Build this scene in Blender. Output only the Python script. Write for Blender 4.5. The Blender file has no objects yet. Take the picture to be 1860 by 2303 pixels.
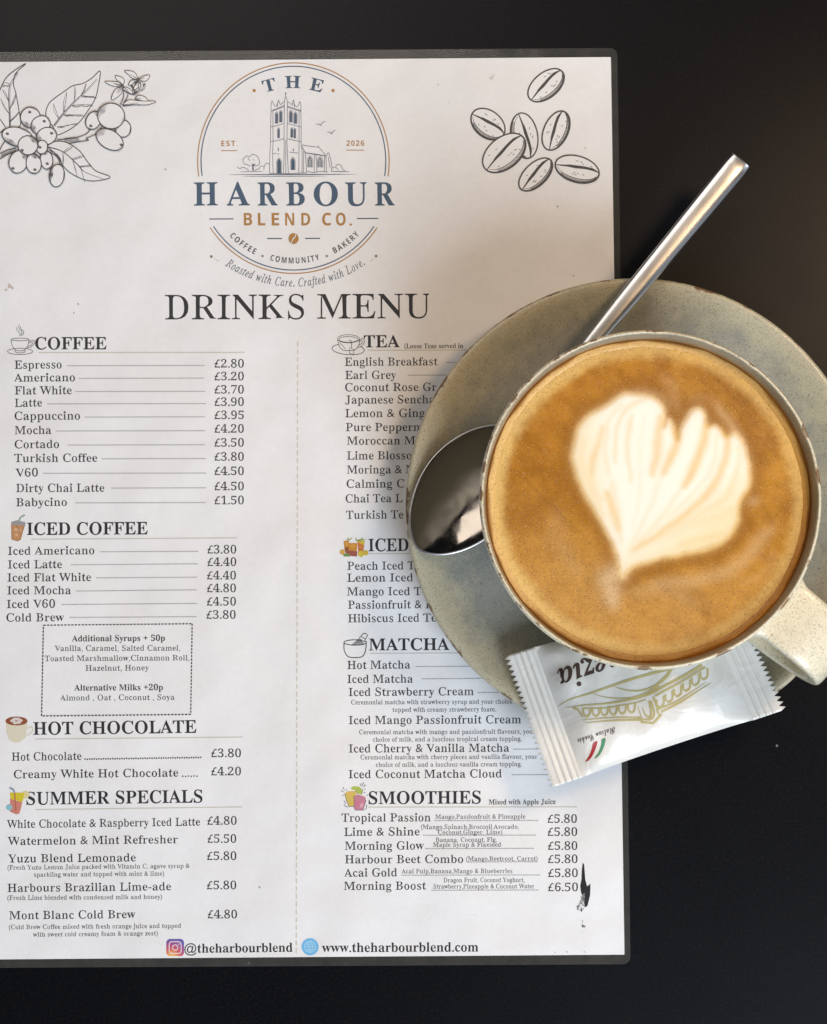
import bpy, math, random
import numpy as np
from mathutils import Vector, Matrix
from mathutils.geometry import tessellate_polygon

random.seed(7)
rng = np.random.default_rng(7)
S = bpy.context.scene
COL = S.collection

# ------------------------------------------------------------------ camera
PW, PH = 1860.0, 2303.0            # size of the photograph, used to read the printed sheet
DIST, TILT = 0.551, math.radians(4.0)
FPX = 6.78 * 551.0
cam_d = bpy.data.cameras.new('camera')
cam_d.sensor_fit = 'AUTO'
cam_d.sensor_width = 36.0
cam_d.lens = FPX / PH * 36.0
cam_d.clip_start, cam_d.clip_end = 0.01, 50
cam = bpy.data.objects.new('camera', cam_d)
COL.objects.link(cam)
cam.location = (0, -DIST * math.sin(TILT), DIST * math.cos(TILT))
cam.rotation_euler = (TILT, 0, 0)
S.camera = cam
CY, CZ = cam.location.y, cam.location.z
CT, ST = math.cos(TILT), math.sin(TILT)


def at(px, py, z=0.0):
    """point at height z that the photograph shows at pixel px, py"""
    dx = (px - PW / 2) / FPX
    dy = -(py - PH / 2) / FPX
    wx, wy, wz = dx, dy * CT + ST, dy * ST - CT
    t = (z - CZ) / wz
    return (wx * t, CY + wy * t, z)


def mm_per_px(z):
    return (CZ - z) / FPX


# ------------------------------------------------------------------ world and lamps
S.view_settings.view_transform = 'Standard'
S.view_settings.look = 'None'
S.view_settings.exposure = -0.08
S.view_settings.gamma = 1
S.view_settings.use_curve_mapping = False
W = bpy.data.worlds.new('World')
S.world = W
W.use_nodes = True
wn, wl = W.node_tree.nodes, W.node_tree.links
bg = wn['Background']
tc = wn.new('ShaderNodeTexCoord')
sep = wn.new('ShaderNodeSeparateXYZ')
wl.new(tc.outputs['Generated'], sep.inputs[0])
cr = wn.new('ShaderNodeValToRGB')          # dim room overhead, lighter towards the walls
cr.color_ramp.elements[0].position = 0.0
cr.color_ramp.elements[0].color = (0.62, 0.64, 0.68, 1)
cr.color_ramp.elements[1].position = 0.55
cr.color_ramp.elements[1].color = (0.045, 0.048, 0.056, 1)
wl.new(sep.outputs['Z'], cr.inputs[0])
dx_ = wn.new('ShaderNodeMath')              # the window side (+x, -y) is the bright side of the room
dx_.operation = 'SUBTRACT'
wl.new(sep.outputs['X'], dx_.inputs[0])
wl.new(sep.outputs['Y'], dx_.inputs[1])
sr = wn.new('ShaderNodeMapRange')
sr.inputs['From Min'].default_value = -1.3
sr.inputs['From Max'].default_value = 1.3
sr.inputs['To Min'].default_value = 0.28
sr.inputs['To Max'].default_value = 1.5
wl.new(dx_.outputs[0], sr.inputs['Value'])
vm = wn.new('ShaderNodeVectorMath')
vm.operation = 'SCALE'
wl.new(cr.outputs[0], vm.inputs[0])
wl.new(sr.outputs[0], vm.inputs['Scale'])
wl.new(vm.outputs[0], bg.inputs['Color'])
bg.inputs['Strength'].default_value = 0.62


def area(name, loc, target, size, size_y, power, color):
    d = bpy.data.lights.new(name, 'AREA')
    d.shape = 'RECTANGLE'
    d.size, d.size_y, d.energy, d.color = size, size_y, power, color
    o = bpy.data.objects.new(name, d)
    COL.objects.link(o)
    o.location = loc
    o.rotation_euler = (Vector(target) - Vector(loc)).to_track_quat('-Z', 'Y').to_euler()
    return o


area('window_light', (0.62, -1.05, 1.05), (0.05, -0.05, 0), 0.7, 0.8, 28.0, (0.77, 0.87, 1.0))
area('warm_lamp', (0.36, 0.20, 0.62), (0.12, 0.02, 0), 0.13, 0.13, 1.9, (1.0, 0.69, 0.41))
area('room_light', (-0.35, 0.8, 1.4), (0, 0, 0), 0.8, 0.8, 8.0, (1.0, 0.90, 0.82))


# ------------------------------------------------------------------ helpers
def srgb(r, g, b):
    def f(c):
        c /= 255.0
        return c / 12.92 if c <= 0.04045 else ((c + 0.055) / 1.055) ** 2.4
    return (f(r), f(g), f(b), 1.0)


def tag(o, label, cat, group=None):
    o['label'] = label
    o['category'] = cat
    if group:
        o['group'] = group


def empty(name, loc):
    o = bpy.data.objects.new(name, None)
    o.empty_display_size = 0.02
    COL.objects.link(o)
    o.location = loc
    return o


def link(name, verts, faces, mat, parent=None, smooth=True, cols=None, attr='ink'):
    """ONE mesh object; verts are world coordinates"""
    me = bpy.data.meshes.new(name)
    off = Vector((0, 0, 0))
    p = parent
    while p is not None:
        off += p.location
        p = p.parent
    me.from_pydata([tuple(Vector(v) - off) for v in verts], [], faces)
    if cols is not None:
        a = me.color_attributes.new(attr, 'FLOAT_COLOR', 'POINT')
        a.data.foreach_set('color', np.asarray(cols, dtype=np.float32).ravel())
    if smooth:
        me.polygons.foreach_set('use_smooth', [True] * len(me.polygons))
    me.materials.append(mat)
    me.update()
    o = bpy.data.objects.new(name, me)
    COL.objects.link(o)
    o.parent = parent
    return o


def mat(name):
    m = bpy.data.materials.new(name)
    m.use_nodes = True
    return m, m.node_tree.nodes, m.node_tree.links, m.node_tree.nodes['Principled BSDF']


def noise(n, l, scale, detail=3, rough=0.5, coord=None):
    t = n.new('ShaderNodeTexNoise')
    t.inputs['Scale'].default_value = scale
    t.inputs['Detail'].default_value = detail
    t.inputs['Roughness'].default_value = rough
    if coord is not None:
        l.new(coord, t.inputs['Vector'])
    return t


def ramp(n, l, src, p0, c0, p1, c1):
    r = n.new('ShaderNodeValToRGB')
    r.color_ramp.elements[0].position, r.color_ramp.elements[0].color = p0, c0
    r.color_ramp.elements[1].position, r.color_ramp.elements[1].color = p1, c1
    l.new(src, r.inputs[0])
    return r


def mix(n, l, fac, a, b, mode='MIX'):
    m = n.new('ShaderNodeMix')
    m.data_type = 'RGBA'
    m.blend_type = mode
    for s, v in ((0, fac), (6, a), (7, b)):
        if hasattr(v, 'is_output'):
            l.new(v, m.inputs[s])
        else:
            m.inputs[s].default_value = v
    return m.outputs[2]


def bump(n, l, bsdf, height, strength, dist, normal=None):
    b = n.new('ShaderNodeBump')
    b.inputs['Strength'].default_value = strength
    b.inputs['Distance'].default_value = dist
    l.new(height, b.inputs['Height'])
    if normal is not None:
        l.new(normal, b.inputs['Normal'])
    l.new(b.outputs[0], bsdf.inputs['Normal'])
    return b.outputs[0]


def objco(n):
    return n.new('ShaderNodeTexCoord').outputs['Object']


BW = lambda v: (v, v, v, 1)

# ------------------------------------------------------------------ materials
m_table, n, l, b = mat('black_laminate')
co = objco(n)
nz = noise(n, l, 1100, 3, 0.7, co)
r1 = ramp(n, l, nz.outputs[0], 0.50, (0.0028, 0.0036, 0.0058, 1), 0.76, (0.014, 0.0100, 0.0060, 1))
vd = n.new('ShaderNodeTexVoronoi')
vd.inputs['Scale'].default_value = 75
l.new(co, vd.inputs['Vector'])
dust = ramp(n, l, vd.outputs['Distance'], 0.022, BW(1), 0.035, BW(0))
vcol = n.new('ShaderNodeSeparateColor')
l.new(vd.outputs['Color'], vcol.inputs[0])
few = ramp(n, l, vcol.outputs[0], 0.93, BW(0), 0.935, BW(1))
dmask = mix(n, l, 1.0, dust.outputs[0], few.outputs[0], 'MULTIPLY')
l.new(mix(n, l, dmask, r1.outputs[0], (0.22, 0.23, 0.25, 1)), b.inputs['Base Color'])
big = noise(n, l, 9, 3, 0.5, co)
rr = ramp(n, l, big.outputs[0], 0.3, BW(0.31), 0.7, BW(0.38))
l.new(rr.outputs[0], b.inputs['Roughness'])
b.inputs['Specular IOR Level'].default_value = 0.12
bump(n, l, b, nz.outputs[0], 0.06, 0.0004)

PAPER = (0.81, 0.806, 0.80)


def paper_like(m, n, l, b):
    b.inputs['Roughness'].default_value = 0.55
    b.inputs['Specular IOR Level'].default_value = 0.25
    b.inputs['Coat Weight'].default_value = 0.22
    b.inputs['Coat Roughness'].default_value = 0.30
    w = noise(n, l, 22, 2, 0.5, objco(n))
    f = noise(n, l, 1500, 2, 0.5, objco(n))
    bb = n.new('ShaderNodeBump')
    bb.inputs['Strength'].default_value = 0.12
    bb.inputs['Distance'].default_value = 0.0005
    l.new(f.outputs[0], bb.inputs['Height'])
    bump(n, l, b, w.outputs[0], 0.35, 0.012, bb.outputs[0])


m_paper, n, l, b = mat('laminated_paper')
nz = noise(n, l, 420, 5, 0.7, objco(n))
grain = ramp(n, l, nz.outputs[0], 0.3, (PAPER[0] * .955, PAPER[1] * .955, PAPER[2] * .96, 1), 0.7, (*PAPER, 1))
smz = noise(n, l, 26, 4, 0.65, objco(n))
smk = ramp(n, l, smz.outputs[0], 0.66, BW(0), 0.80, BW(0.35))
l.new(mix(n, l, smk.outputs[0], grain.outputs[0], (0.55, 0.52, 0.47, 1)), b.inputs['Base Color'])
paper_like(m_paper, n, l, b)

m_ink, n, l, b = mat('printing_ink')
a = n.new('ShaderNodeVertexColor')
a.layer_name = 'ink'
l.new(a.outputs['Color'], b.inputs['Base Color'])
paper_like(m_ink, n, l, b)

m_film, n, l, b = mat('laminate_film')
co = objco(n)
nz = noise(n, l, 160, 4, 0.7, co)
r1 = ramp(n, l, nz.outputs[0], 0.3, (0.085, 0.086, 0.080, 1), 0.8, (0.14, 0.135, 0.12, 1))
l.new(r1.outputs[0], b.inputs['Base Color'])
b.inputs['Roughness'].default_value = 0.16
b.inputs['Alpha'].default_value = 0.30
bump(n, l, b, noise(n, l, 40, 2, 0.5, co).outputs[0], 0.3, 0.0015)


def glaze_mat(name, body, dark, cream, brown):
    """stoneware glaze; attribute wear: R = thin cream glaze, G = bare brown edge, B = coffee residue"""
    m, n, l, b = mat(name)
    co = objco(n)
    n1 = noise(n, l, 55, 4, 0.6, co)
    base = ramp(n, l, n1.outputs[0], 0.32, dark, 0.62, body)
    at_ = n.new('ShaderNodeVertexColor')
    at_.layer_name = 'wear'
    sp = n.new('ShaderNodeSeparateColor')
    l.new(at_.outputs['Color'], sp.inputs[0])
    n2 = noise(n, l, 120, 5, 0.65, co)

    def wob(src, amt):
        mth = n.new('ShaderNodeMath')
        mth.operation = 'MULTIPLY_ADD'
        l.new(n2.outputs[0], mth.inputs[0])
        mth.inputs[1].default_value = amt
        l.new(src, mth.inputs[2])
        return mth.outputs[0]
    creamf = ramp(n, l, wob(sp.outputs[0], 0.9), 0.55, BW(0), 1.15, BW(1))
    c = mix(n, l, creamf.outputs[0], base.outputs[0], cream)
    # fine dark speckle in the glaze
    s1 = noise(n, l, 1900, 2, 0.6, co)
    s1r = ramp(n, l, s1.outputs[0], 0.53, BW(0), 0.64, BW(0.36))
    c = mix(n, l, s1r.outputs[0], c, (0.085, 0.075, 0.055, 1))
    s2 = noise(n, l, 1000, 2, 0.5, co)
    s2r = ramp(n, l, s2.outputs[0], 0.66, BW(0), 0.71, BW(0.42))
    c = mix(n, l, s2r.outputs[0], c, (0.07, 0.055, 0.035, 1))
    brf = ramp(n, l, wob(sp.outputs[1], 1.0), 0.95, BW(0), 1.20, BW(0.9))
    c = mix(n, l, brf.outputs[0], c, brown)
    res = ramp(n, l, wob(sp.outputs[2], 0.55), 0.62, BW(0), 0.85, BW(0.95))
    c = mix(n, l, res.outputs[0], c, (0.40, 0.19, 0.045, 1))
    l.new(c, b.inputs['Base Color'])
    b.inputs['Roughness'].default_value = 0.30
    b.inputs['Specular IOR Level'].default_value = 0.5
    b.inputs['Coat Weight'].default_value = 0.3
    b.inputs['Coat Roughness'].default_value = 0.12
    bb = n.new('ShaderNodeBump')
    bb.inputs['Strength'].default_value = 0.25
    bb.inputs['Distance'].default_value = 0.0004
    l.new(s1.outputs[0], bb.inputs['Height'])
    bump(n, l, b, n1.outputs[0], 0.2, 0.002, bb.outputs[0])
    return m


m_saucer = glaze_mat('saucer_glaze', (0.30, 0.305, 0.265, 1), (0.245, 0.248, 0.215, 1),
                     (0.50, 0.455, 0.32, 1), (0.15, 0.08, 0.03, 1))
m_cup = glaze_mat('cup_glaze', (0.31, 0.295, 0.23, 1), (0.23, 0.22, 0.17, 1),
                  (0.78, 0.71, 0.52, 1), (0.20, 0.105, 0.04, 1))

m_coffee, n, l, b = mat('coffee_foam')
co = objco(n)
a = n.new('ShaderNodeVertexColor')
a.layer_name = 'foam'
c = a.outputs['Color']
n1 = noise(n, l, 900, 3, 0.7, co)
c = mix(n, l, a.outputs['Alpha'], c, ramp(n, l, n1.outputs[0], 0.3, BW(0.88), 0.7, BW(1.10)).outputs[0], 'MULTIPLY')
bubs = []
for sc, r0, r1_, thr in ((1500, 0.16, 0.36, 0.45), (1000, 0.08, 0.20, 0.60), (420, 0.02, 0.07, 0.80)):
    v = n.new('ShaderNodeTexVoronoi')
    v.inputs['Scale'].default_value = sc
    l.new(co, v.inputs['Vector'])
    d = ramp(n, l, v.outputs['Distance'], r0, BW(1), r1_, BW(0))
    s_ = n.new('ShaderNodeSeparateColor')
    l.new(v.outputs['Color'], s_.inputs[0])
    f = ramp(n, l, s_.outputs[1], thr, BW(0), thr + 0.01, BW(1))
    bubs.append(mix(n, l, 1.0, d.outputs[0], f.outputs[0], 'MULTIPLY'))
pores = mix(n, l, 1.0, bubs[0], bubs[1], 'LIGHTEN')
pores = mix(n, l, 1.0, pores, bubs[2], 'LIGHTEN')
dk = mix(n, l, 1.0, c, (0.80, 0.74, 0.62, 1), 'MULTIPLY')
sepm = n.new('ShaderNodeMath')
sepm.operation = 'MULTIPLY'
l.new(pores, sepm.inputs[0])
l.new(a.outputs['Alpha'], sepm.inputs[1])
c = mix(n, l, sepm.outputs[0], c, dk)
vg = n.new('ShaderNodeTexVoronoi')  # bubble glints, painted as pale specks into the foam colour
vg.inputs['Scale'].default_value = 1100
l.new(co, vg.inputs['Vector'])
gd = ramp(n, l, vg.outputs['Distance'], 0.10, BW(1), 0.22, BW(0))
gs_ = n.new('ShaderNodeSeparateColor')
l.new(vg.outputs['Color'], gs_.inputs[0])
gf = ramp(n, l, gs_.outputs[2], 0.80, BW(0), 0.81, BW(0.28))
gm = mix(n, l, 1.0, gd.outputs[0], gf.outputs[0], 'MULTIPLY')
l.new(mix(n, l, gm, c, (0.90, 0.74, 0.42, 1)), b.inputs['Base Color'])
b.inputs['Roughness'].default_value = 0.36
b.inputs['Specular IOR Level'].default_value = 0.4
b.inputs['Subsurface Weight'].default_value = 0.0
n3 = noise(n, l, 2800, 2, 0.6, co)
bb = n.new('ShaderNodeBump')
bb.inputs['Strength'].default_value = 0.22
bb.inputs['Distance'].default_value = 0.0003
l.new(n3.outputs[0], bb.inputs['Height'])
bb2 = n.new('ShaderNodeBump')
bb2.inputs['Strength'].default_value = 0.4
bb2.inputs['Distance'].default_value = 0.0006
bb2.invert = True
l.new(sepm.outputs[0], bb2.inputs['Height'])
l.new(bb.outputs[0], bb2.inputs['Normal'])
l.new(bb2.outputs[0], b.inputs['Normal'])

m_steel, n, l, b = mat('stainless_steel')
co = objco(n)
b.inputs['Base Color'].default_value = (0.50, 0.505, 0.51, 1)
b.inputs['Metallic'].default_value = 1
nz = noise(n, l, 60, 4, 0.6, co)
l.new(ramp(n, l, nz.outputs[0], 0.3, BW(0.27), 0.7, BW(0.34)).outputs[0], b.inputs['Roughness'])

m_bowl, n, l, b = mat('polished_steel')
b.inputs['Base Color'].default_value = (0.25, 0.232, 0.205, 1)
b.inputs['Metallic'].default_value = 1
nz = noise(n, l, 160, 4, 0.6, objco(n))
l.new(ramp(n, l, nz.outputs[0], 0.35, BW(0.05), 0.7, BW(0.20)).outputs[0], b.inputs['Roughness'])
bump(n, l, b, noise(n, l, 95, 2, 0.5, objco(n)).outputs[0], 0.10, 0.0012)

m_wrap, n, l, b = mat('white_plastic_film')
b.inputs['Base Color'].default_value = (0.78, 0.76, 0.705, 1)
b.inputs['Roughness'].default_value = 0.33
b.inputs['Coat Weight'].default_value = 0.4
b.inputs['Coat Roughness'].default_value = 0.15
co = objco(n)
w1 = noise(n, l, 70, 2, 0.5, co)
w1.inputs['Distortion'].default_value = 1.2
ab = n.new('ShaderNodeMath')
ab.operation = 'PINGPONG'
ab.inputs[1].default_value = 0.12
l.new(w1.outputs[0], ab.inputs[0])
bump(n, l, b, ab.outputs[0], 0.17, 0.004)

m_wink, n, l, b = mat('packet_ink')
a = n.new('ShaderNodeVertexColor')
a.layer_name = 'ink'
l.new(a.outputs['Color'], b.inputs['Base Color'])
b.inputs['Roughness'].default_value = 0.35

# ------------------------------------------------------------------ table
v = [(-1.2, -1.2, 0), (1.2, -1.2, 0), (1.2, 1.2, 0), (-1.2, 1.2, 0),
     (-1.2, -1.2, -0.03), (1.2, -1.2, -0.03), (1.2, 1.2, -0.03), (-1.2, 1.2, -0.03)]
table = link('table_top', v, [(0, 1, 2, 3), (7, 6, 5, 4), (0, 4, 5, 1), (1, 5, 6, 2), (2, 6, 7, 3), (3, 7, 4, 0)],
             m_table, smooth=False)
table['kind'] = 'structure'

# ------------------------------------------------------------------ menu card: ink drawing tools
ZP = 0.00055
menu = empty('menu_card', (at(680, 1150)[0], at(680, 1150)[1], 0))
tag(menu, 'laminated white drinks menu with a church logo, lying flat on the black table', 'menu')

INK = srgb(44, 44, 48)
BODY = srgb(48, 48, 52)
GREY = srgb(120, 120, 122)
NAVY = srgb(66, 88, 110)
GOLD = srgb(172, 126, 68)
RULE = srgb(196, 192, 178)
PAPC = (PAPER[0] * .985, PAPER[1] * .985, PAPER[2] * .985, 1)


def crop(x0, y0, s):
    return lambda *pts: [(x0 + p[0] * s, y0 + p[1] * s) for p in pts]


def smooth_line(pts, k=6, closed=False):
    """Catmull-Rom through the points"""
    if len(pts) < 3:
        return list(pts)
    P = [np.array(p, float) for p in pts]
    m = len(P)
    out = []
    segs = m if closed else m - 1
    for i in range(segs):
        if closed:
            p0, p1, p2, p3 = P[i - 1], P[i], P[(i + 1) % m], P[(i + 2) % m]
        else:
            p0, p1, p2, p3 = P[max(i - 1, 0)], P[i], P[i + 1], P[min(i + 2, m - 1)]
        for j in range(k):
            t = j / k
            q = 0.5 * (2 * p1 + (p2 - p0) * t + (2 * p0 - 5 * p1 + 4 * p2 - p3) * t * t + (3 * p1 - p0 - 3 * p2 + p3) * t ** 3)
            out.append(tuple(q))
    if not closed:
        out.append(tuple(P[-1]))
    return out


class Ink:
    """collects flat printed shapes given in photograph pixels and lays them on a surface"""

    def __init__(self, proj=None):
        self.v, self.f, self.c = [], [], []
        self.z = 0.00005
        self.proj = proj or (lambda x, y, dz: at(x, y, ZP + dz))

    def up(self, d=0.000003):
        self.z += d

    def tri(self, pts, faces, col):
        o = len(self.v)
        cols = col if isinstance(col, list) else [col] * len(pts)
        for p, c_ in zip(pts, cols):
            self.v.append(self.proj(p[0], p[1], self.z))
            self.c.append(c_)
        for f in faces:
            self.f.append(tuple(o + i for i in f))

    def poly(self, pts, col):
        self.z += 0.0000007
        t = tessellate_polygon([[Vector((p[0], p[1], 0)) for p in pts]])
        self.tri(pts, t, col)

    def stroke(self, pts, w, col, closed=False, taper=None, sm=True, k=6):
        """w: width in pixels, or a list of widths spread over the line"""
        self.z += 0.0000007
        if sm:
            pts = smooth_line(pts, k, closed)
        P = np.array(pts, float)
        m = len(P)
        if m < 2:
            return
        if closed:
            d = np.roll(P, -1, 0) - np.roll(P, 1, 0)
        else:
            d = np.gradient(P, axis=0)
        ln = np.hypot(d[:, 0], d[:, 1])
        ln[ln == 0] = 1
        nrm = np.stack([-d[:, 1] / ln, d[:, 0] / ln], 1)
        if isinstance(w, (list, tuple)):
            ws = np.interp(np.linspace(0, len(w) - 1, m), range(len(w)), w)
        else:
            ws = np.full(m, float(w))
        a_, b_ = P + nrm * ws[:, None] / 2, P - nrm * ws[:, None] / 2
        fs = [(i, (i + 1) % m, m + (i + 1) % m, m + i) for i in range(m if closed else m - 1)]
        self.tri([tuple(p) for p in a_] + [tuple(p) for p in b_], fs, col)

    def ell(self, cx, cy, rx, ry, rot=0, nseg=40, a0=0, a1=360):
        r = math.radians(rot)
        out = []
        full = abs(a1 - a0) >= 360
        for i in range(nseg if full else nseg + 1):
            t = math.radians(a0 + (a1 - a0) * i / nseg)
            x, y = rx * math.cos(t), ry * math.sin(t)
            out.append((cx + x * math.cos(r) - y * math.sin(r), cy + x * math.sin(r) + y * math.cos(r)))
        return out

    def build(self, name, parent, material=None):
        # faces look up
        fs = []
        for f in self.f:
            p = [Vector(self.v[i]) for i in f[:3]]
            if (p[1] - p[0]).cross(p[2] - p[0]).z < 0:
                f = tuple(reversed(f))
            fs.append(f)
        return link(name, self.v, fs, material or m_ink, parent, smooth=False, cols=self.c)


# -------- lettering: outlines of the built-in font, weighted into a text serif
def style_text(s, st):
    if st == 'sans':
        base = (0x1D5D4, 0x1D5EE, 0x1D7EC)
    elif st == 'script':
        base = (0x1D4D0, 0x1D4EA, None)
    elif st.startswith('italic'):
        base = (0x1D468, 0x1D482, None)
    else:
        base = (0x1D400, 0x1D41A, 0x1D7CE)
    r = ''
    for ch in s:
        if 'A' <= ch <= 'Z':
            r += chr(base[0] + ord(ch) - 65)
        elif 'a' <= ch <= 'z':
            r += chr(base[1] + ord(ch) - 97)
        elif '0' <= ch <= '9' and base[2]:
            r += chr(base[2] + ord(ch) - 48)
        else:
            r += ch
    return r


# stroke thickness wanted, in em, where the font's strokes are 0.03 and 0.15 thick
WEIGHT = {'regular': (0.052, 0.110), 'small': (0.050, 0.098), 'bold': (0.048, 0.142), 'title': (0.036, 0.094),
          'black': (0.044, 0.148), 'heavy': (0.05, 0.155), 'italic': (0.045, 0.088), 'italic_bold': (0.05, 0.15)}
_fc = bpy.data.curves.new('lettering', 'FONT')
_fo = bpy.data.objects.new('lettering', _fc)
COL.objects.link(_fo)
_cache = {}


def outlines(s, st, spacing=1.0):
    key = (s, st, spacing)
    if key in _cache:
        return _cache[key]
    _fc.body = style_text(s, st)
    _fc.size = 1.0
    _fc.space_character = spacing
    _fc.resolution_u = 3
    dg = bpy.context.evaluated_depsgraph_get()
    dg.update()
    cu = _fo.to_curve(dg)
    loops = []
    for sp in cu.splines:
        pts = []
        bp = sp.bezier_points
        m = len(bp)
        for i in range(m):
            p0, p1 = bp[i], bp[(i + 1) % m]
            a_, h1, h2, b_ = p0.co, p0.handle_right, p1.handle_left, p1.co
            straight = ((h1 - a_).cross(b_ - a_).length < 1e-5 and (h2 - a_).cross(b_ - a_).length < 1e-5)
            for j in range(1 if straight else 4):
                t = j / 4
                q = (1 - t) ** 3 * a_ + 3 * (1 - t) ** 2 * t * h1 + 3 * (1 - t) * t * t * h2 + t ** 3 * b_
                pts.append((q.x, q.y))
        # drop doubles
        cl = []
        for p in pts:
            if not cl or abs(p[0] - cl[-1][0]) + abs(p[1] - cl[-1][1]) > 1e-5:
                cl.append(p)
        if len(cl) > 2 and abs(cl[0][0] - cl[-1][0]) + abs(cl[0][1] - cl[-1][1]) < 1e-5:
            cl.pop()
        if len(cl) > 2:
            loops.append(np.array(cl))
    _fo.to_curve_clear()

    def inside(pt, lp):
        x, y = pt
        x0, y0 = lp[:, 0], lp[:, 1]
        x1, y1 = np.roll(x0, -1), np.roll(y0, -1)
        cnd = ((y0 > y) != (y1 > y))
        with np.errstate(divide='ignore', invalid='ignore'):
            xi = (x1 - x0) * (y - y0) / (y1 - y0) + x0
        return bool(np.sum(cnd & (x < xi)) % 2)
    boxes = [(q[:, 0].min(), q[:, 0].max(), q[:, 1].min(), q[:, 1].max()) for q in loops]
    owner = []
    for i, q in enumerate(loops):
        ow = None
        for j, r in enumerate(loops):
            if i != j and boxes[j][0] < boxes[i][0] and boxes[j][1] > boxes[i][1] and boxes[j][2] < boxes[i][2] \
                    and boxes[j][3] > boxes[i][3] and inside(q[0], r):
                ow = j
                break
        owner.append(ow)
    tgt = WEIGHT.get(st)
    A0 = np.concatenate(loops) if loops else np.zeros((0, 2))
    A1 = np.concatenate([np.roll(q, -1, 0) for q in loops]) if loops else A0
    outl = []
    for i, q in enumerate(loops):
        if tgt is None:
            outl.append(q)
            continue
        x, y = q[:, 0], q[:, 1]
        area_ = 0.5 * np.sum(x * np.roll(y, -1) - np.roll(x, -1) * y)
        sign = 1.0 if area_ > 0 else -1.0
        e = np.roll(q, -1, 0) - q
        ln = np.hypot(e[:, 0], e[:, 1])
        ln[ln == 0] = 1
        en = np.stack([e[:, 1] / ln, -e[:, 0] / ln], 1) * sign      # away from the loop's inside
        if owner[i] is not None:
            en = -en
        # thickness of the stroke behind each edge: ray from its middle inwards
        mid = q + e * 0.5
        near = (A0[:, 0] > x.min() - .3) & (A0[:, 0] < x.max() + .3)
        s0, s1 = A0[near], A1[near]
        sv = s1 - s0
        rd = -en
        th = np.full(len(q), 9.0)
        for a_ in range(len(q)):
            den = rd[a_, 0] * sv[:, 1] - rd[a_, 1] * sv[:, 0]
            w0 = s0 - mid[a_]
            with np.errstate(divide='ignore', invalid='ignore'):
                t_ = (w0[:, 0] * sv[:, 1] - w0[:, 1] * sv[:, 0]) / den
                u_ = (w0[:, 0] * rd[a_, 1] - w0[:, 1] * rd[a_, 0]) / den
            hit = (np.abs(den) > 1e-9) & (t_ > 1e-4) & (u_ >= -1e-6) & (u_ <= 1 + 1e-6)
            if hit.any():
                th[a_] = t_[hit].min()
        want = tgt[0] + (th - 0.03) * (tgt[1] - tgt[0]) / 0.12
        de = np.where(th > 0.22, 0.0, (want - th) * 0.5)
        de = np.clip(de, -0.03, 0.016)
        for _ in range(2):     # even out along curves
            pa, na = np.roll(de, 1), np.roll(de, -1)
            par = (np.sum(en * np.roll(en, 1, 0), 1) > .8) & (np.sum(en * np.roll(en, -1, 0), 1) > .8)
            de = np.where(par, (pa + 2 * de + na) / 4, de)
        pn = np.roll(en, 1, 0)
        # each edge moves by its own amount; the corner is where the two moved edges meet
        d1, d2 = np.roll(de, 1), de
        det = pn[:, 0] * en[:, 1] - pn[:, 1] * en[:, 0]
        ok = np.abs(det) > 0.35
        det_ = np.where(ok, det, 1)
        av = pn + en
        al = np.hypot(av[:, 0], av[:, 1])
        al[al < .3] = 1
        dm = (d1 + d2) * .5
        mx = np.where(ok, (d1 * en[:, 1] - d2 * pn[:, 1]) / det_, av[:, 0] / al * dm)
        my = np.where(ok, (pn[:, 0] * d2 - en[:, 0] * d1) / det_, av[:, 1] / al * dm)
        mv = np.stack([mx, my], 1)
        ml = np.hypot(mx, my)
        f_ = np.where(ml > 0.032, 0.032 / np.maximum(ml, 1e-9), 1)
        if x.max() - x.min() < .2 and y.max() - y.min() < .2:
            mv = mv * 0 + (q - q.mean(0)) * .12      # full stops stay round and clear
            f_ = np.ones(len(q))
        outl.append(q + mv * f_[:, None])

    def shoelace(q):
        return 0.5 * np.sum(q[:, 0] * np.roll(q[:, 1], -1) - np.roll(q[:, 0], -1) * q[:, 1])
    res = []
    for i in [i_ for i_ in range(len(loops)) if owner[i_] is None]:
        mem = [i] + [j for j in range(len(loops)) if owner[j] == i]
        for f in (1.0, 0.6, 0.3, 0.0):        # back off where the moved outline would cross itself
            g = [loops[j] + (outl[j] - loops[j]) * f for j in mem]
            tri = tessellate_polygon([[Vector((p[0], p[1], 0)) for p in lp] for lp in g])
            P_ = np.concatenate(g)
            ta = sum(abs((P_[t[1]][0] - P_[t[0]][0]) * (P_[t[2]][1] - P_[t[0]][1]) - (P_[t[2]][0] - P_[t[0]][0]) * (P_[t[1]][1] - P_[t[0]][1])) for t in tri) * .5
            wa = abs(shoelace(g[0])) - sum(abs(shoelace(h)) for h in g[1:])
            if abs(ta - wa) < 0.02 * abs(wa):
                break
        res.append((P_, tri))
    xs = np.concatenate([g[0][:, 0] for g in res]) if res else np.array([0, 1])
    _cache[key] = (res, xs.min(), xs.max())
    return _cache[key]


# height of capital letters of the font in em, measured once
_H = outlines('H', 'bold')
CAP = max(g[0][:, 1].max() for g in _H[0])


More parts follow.
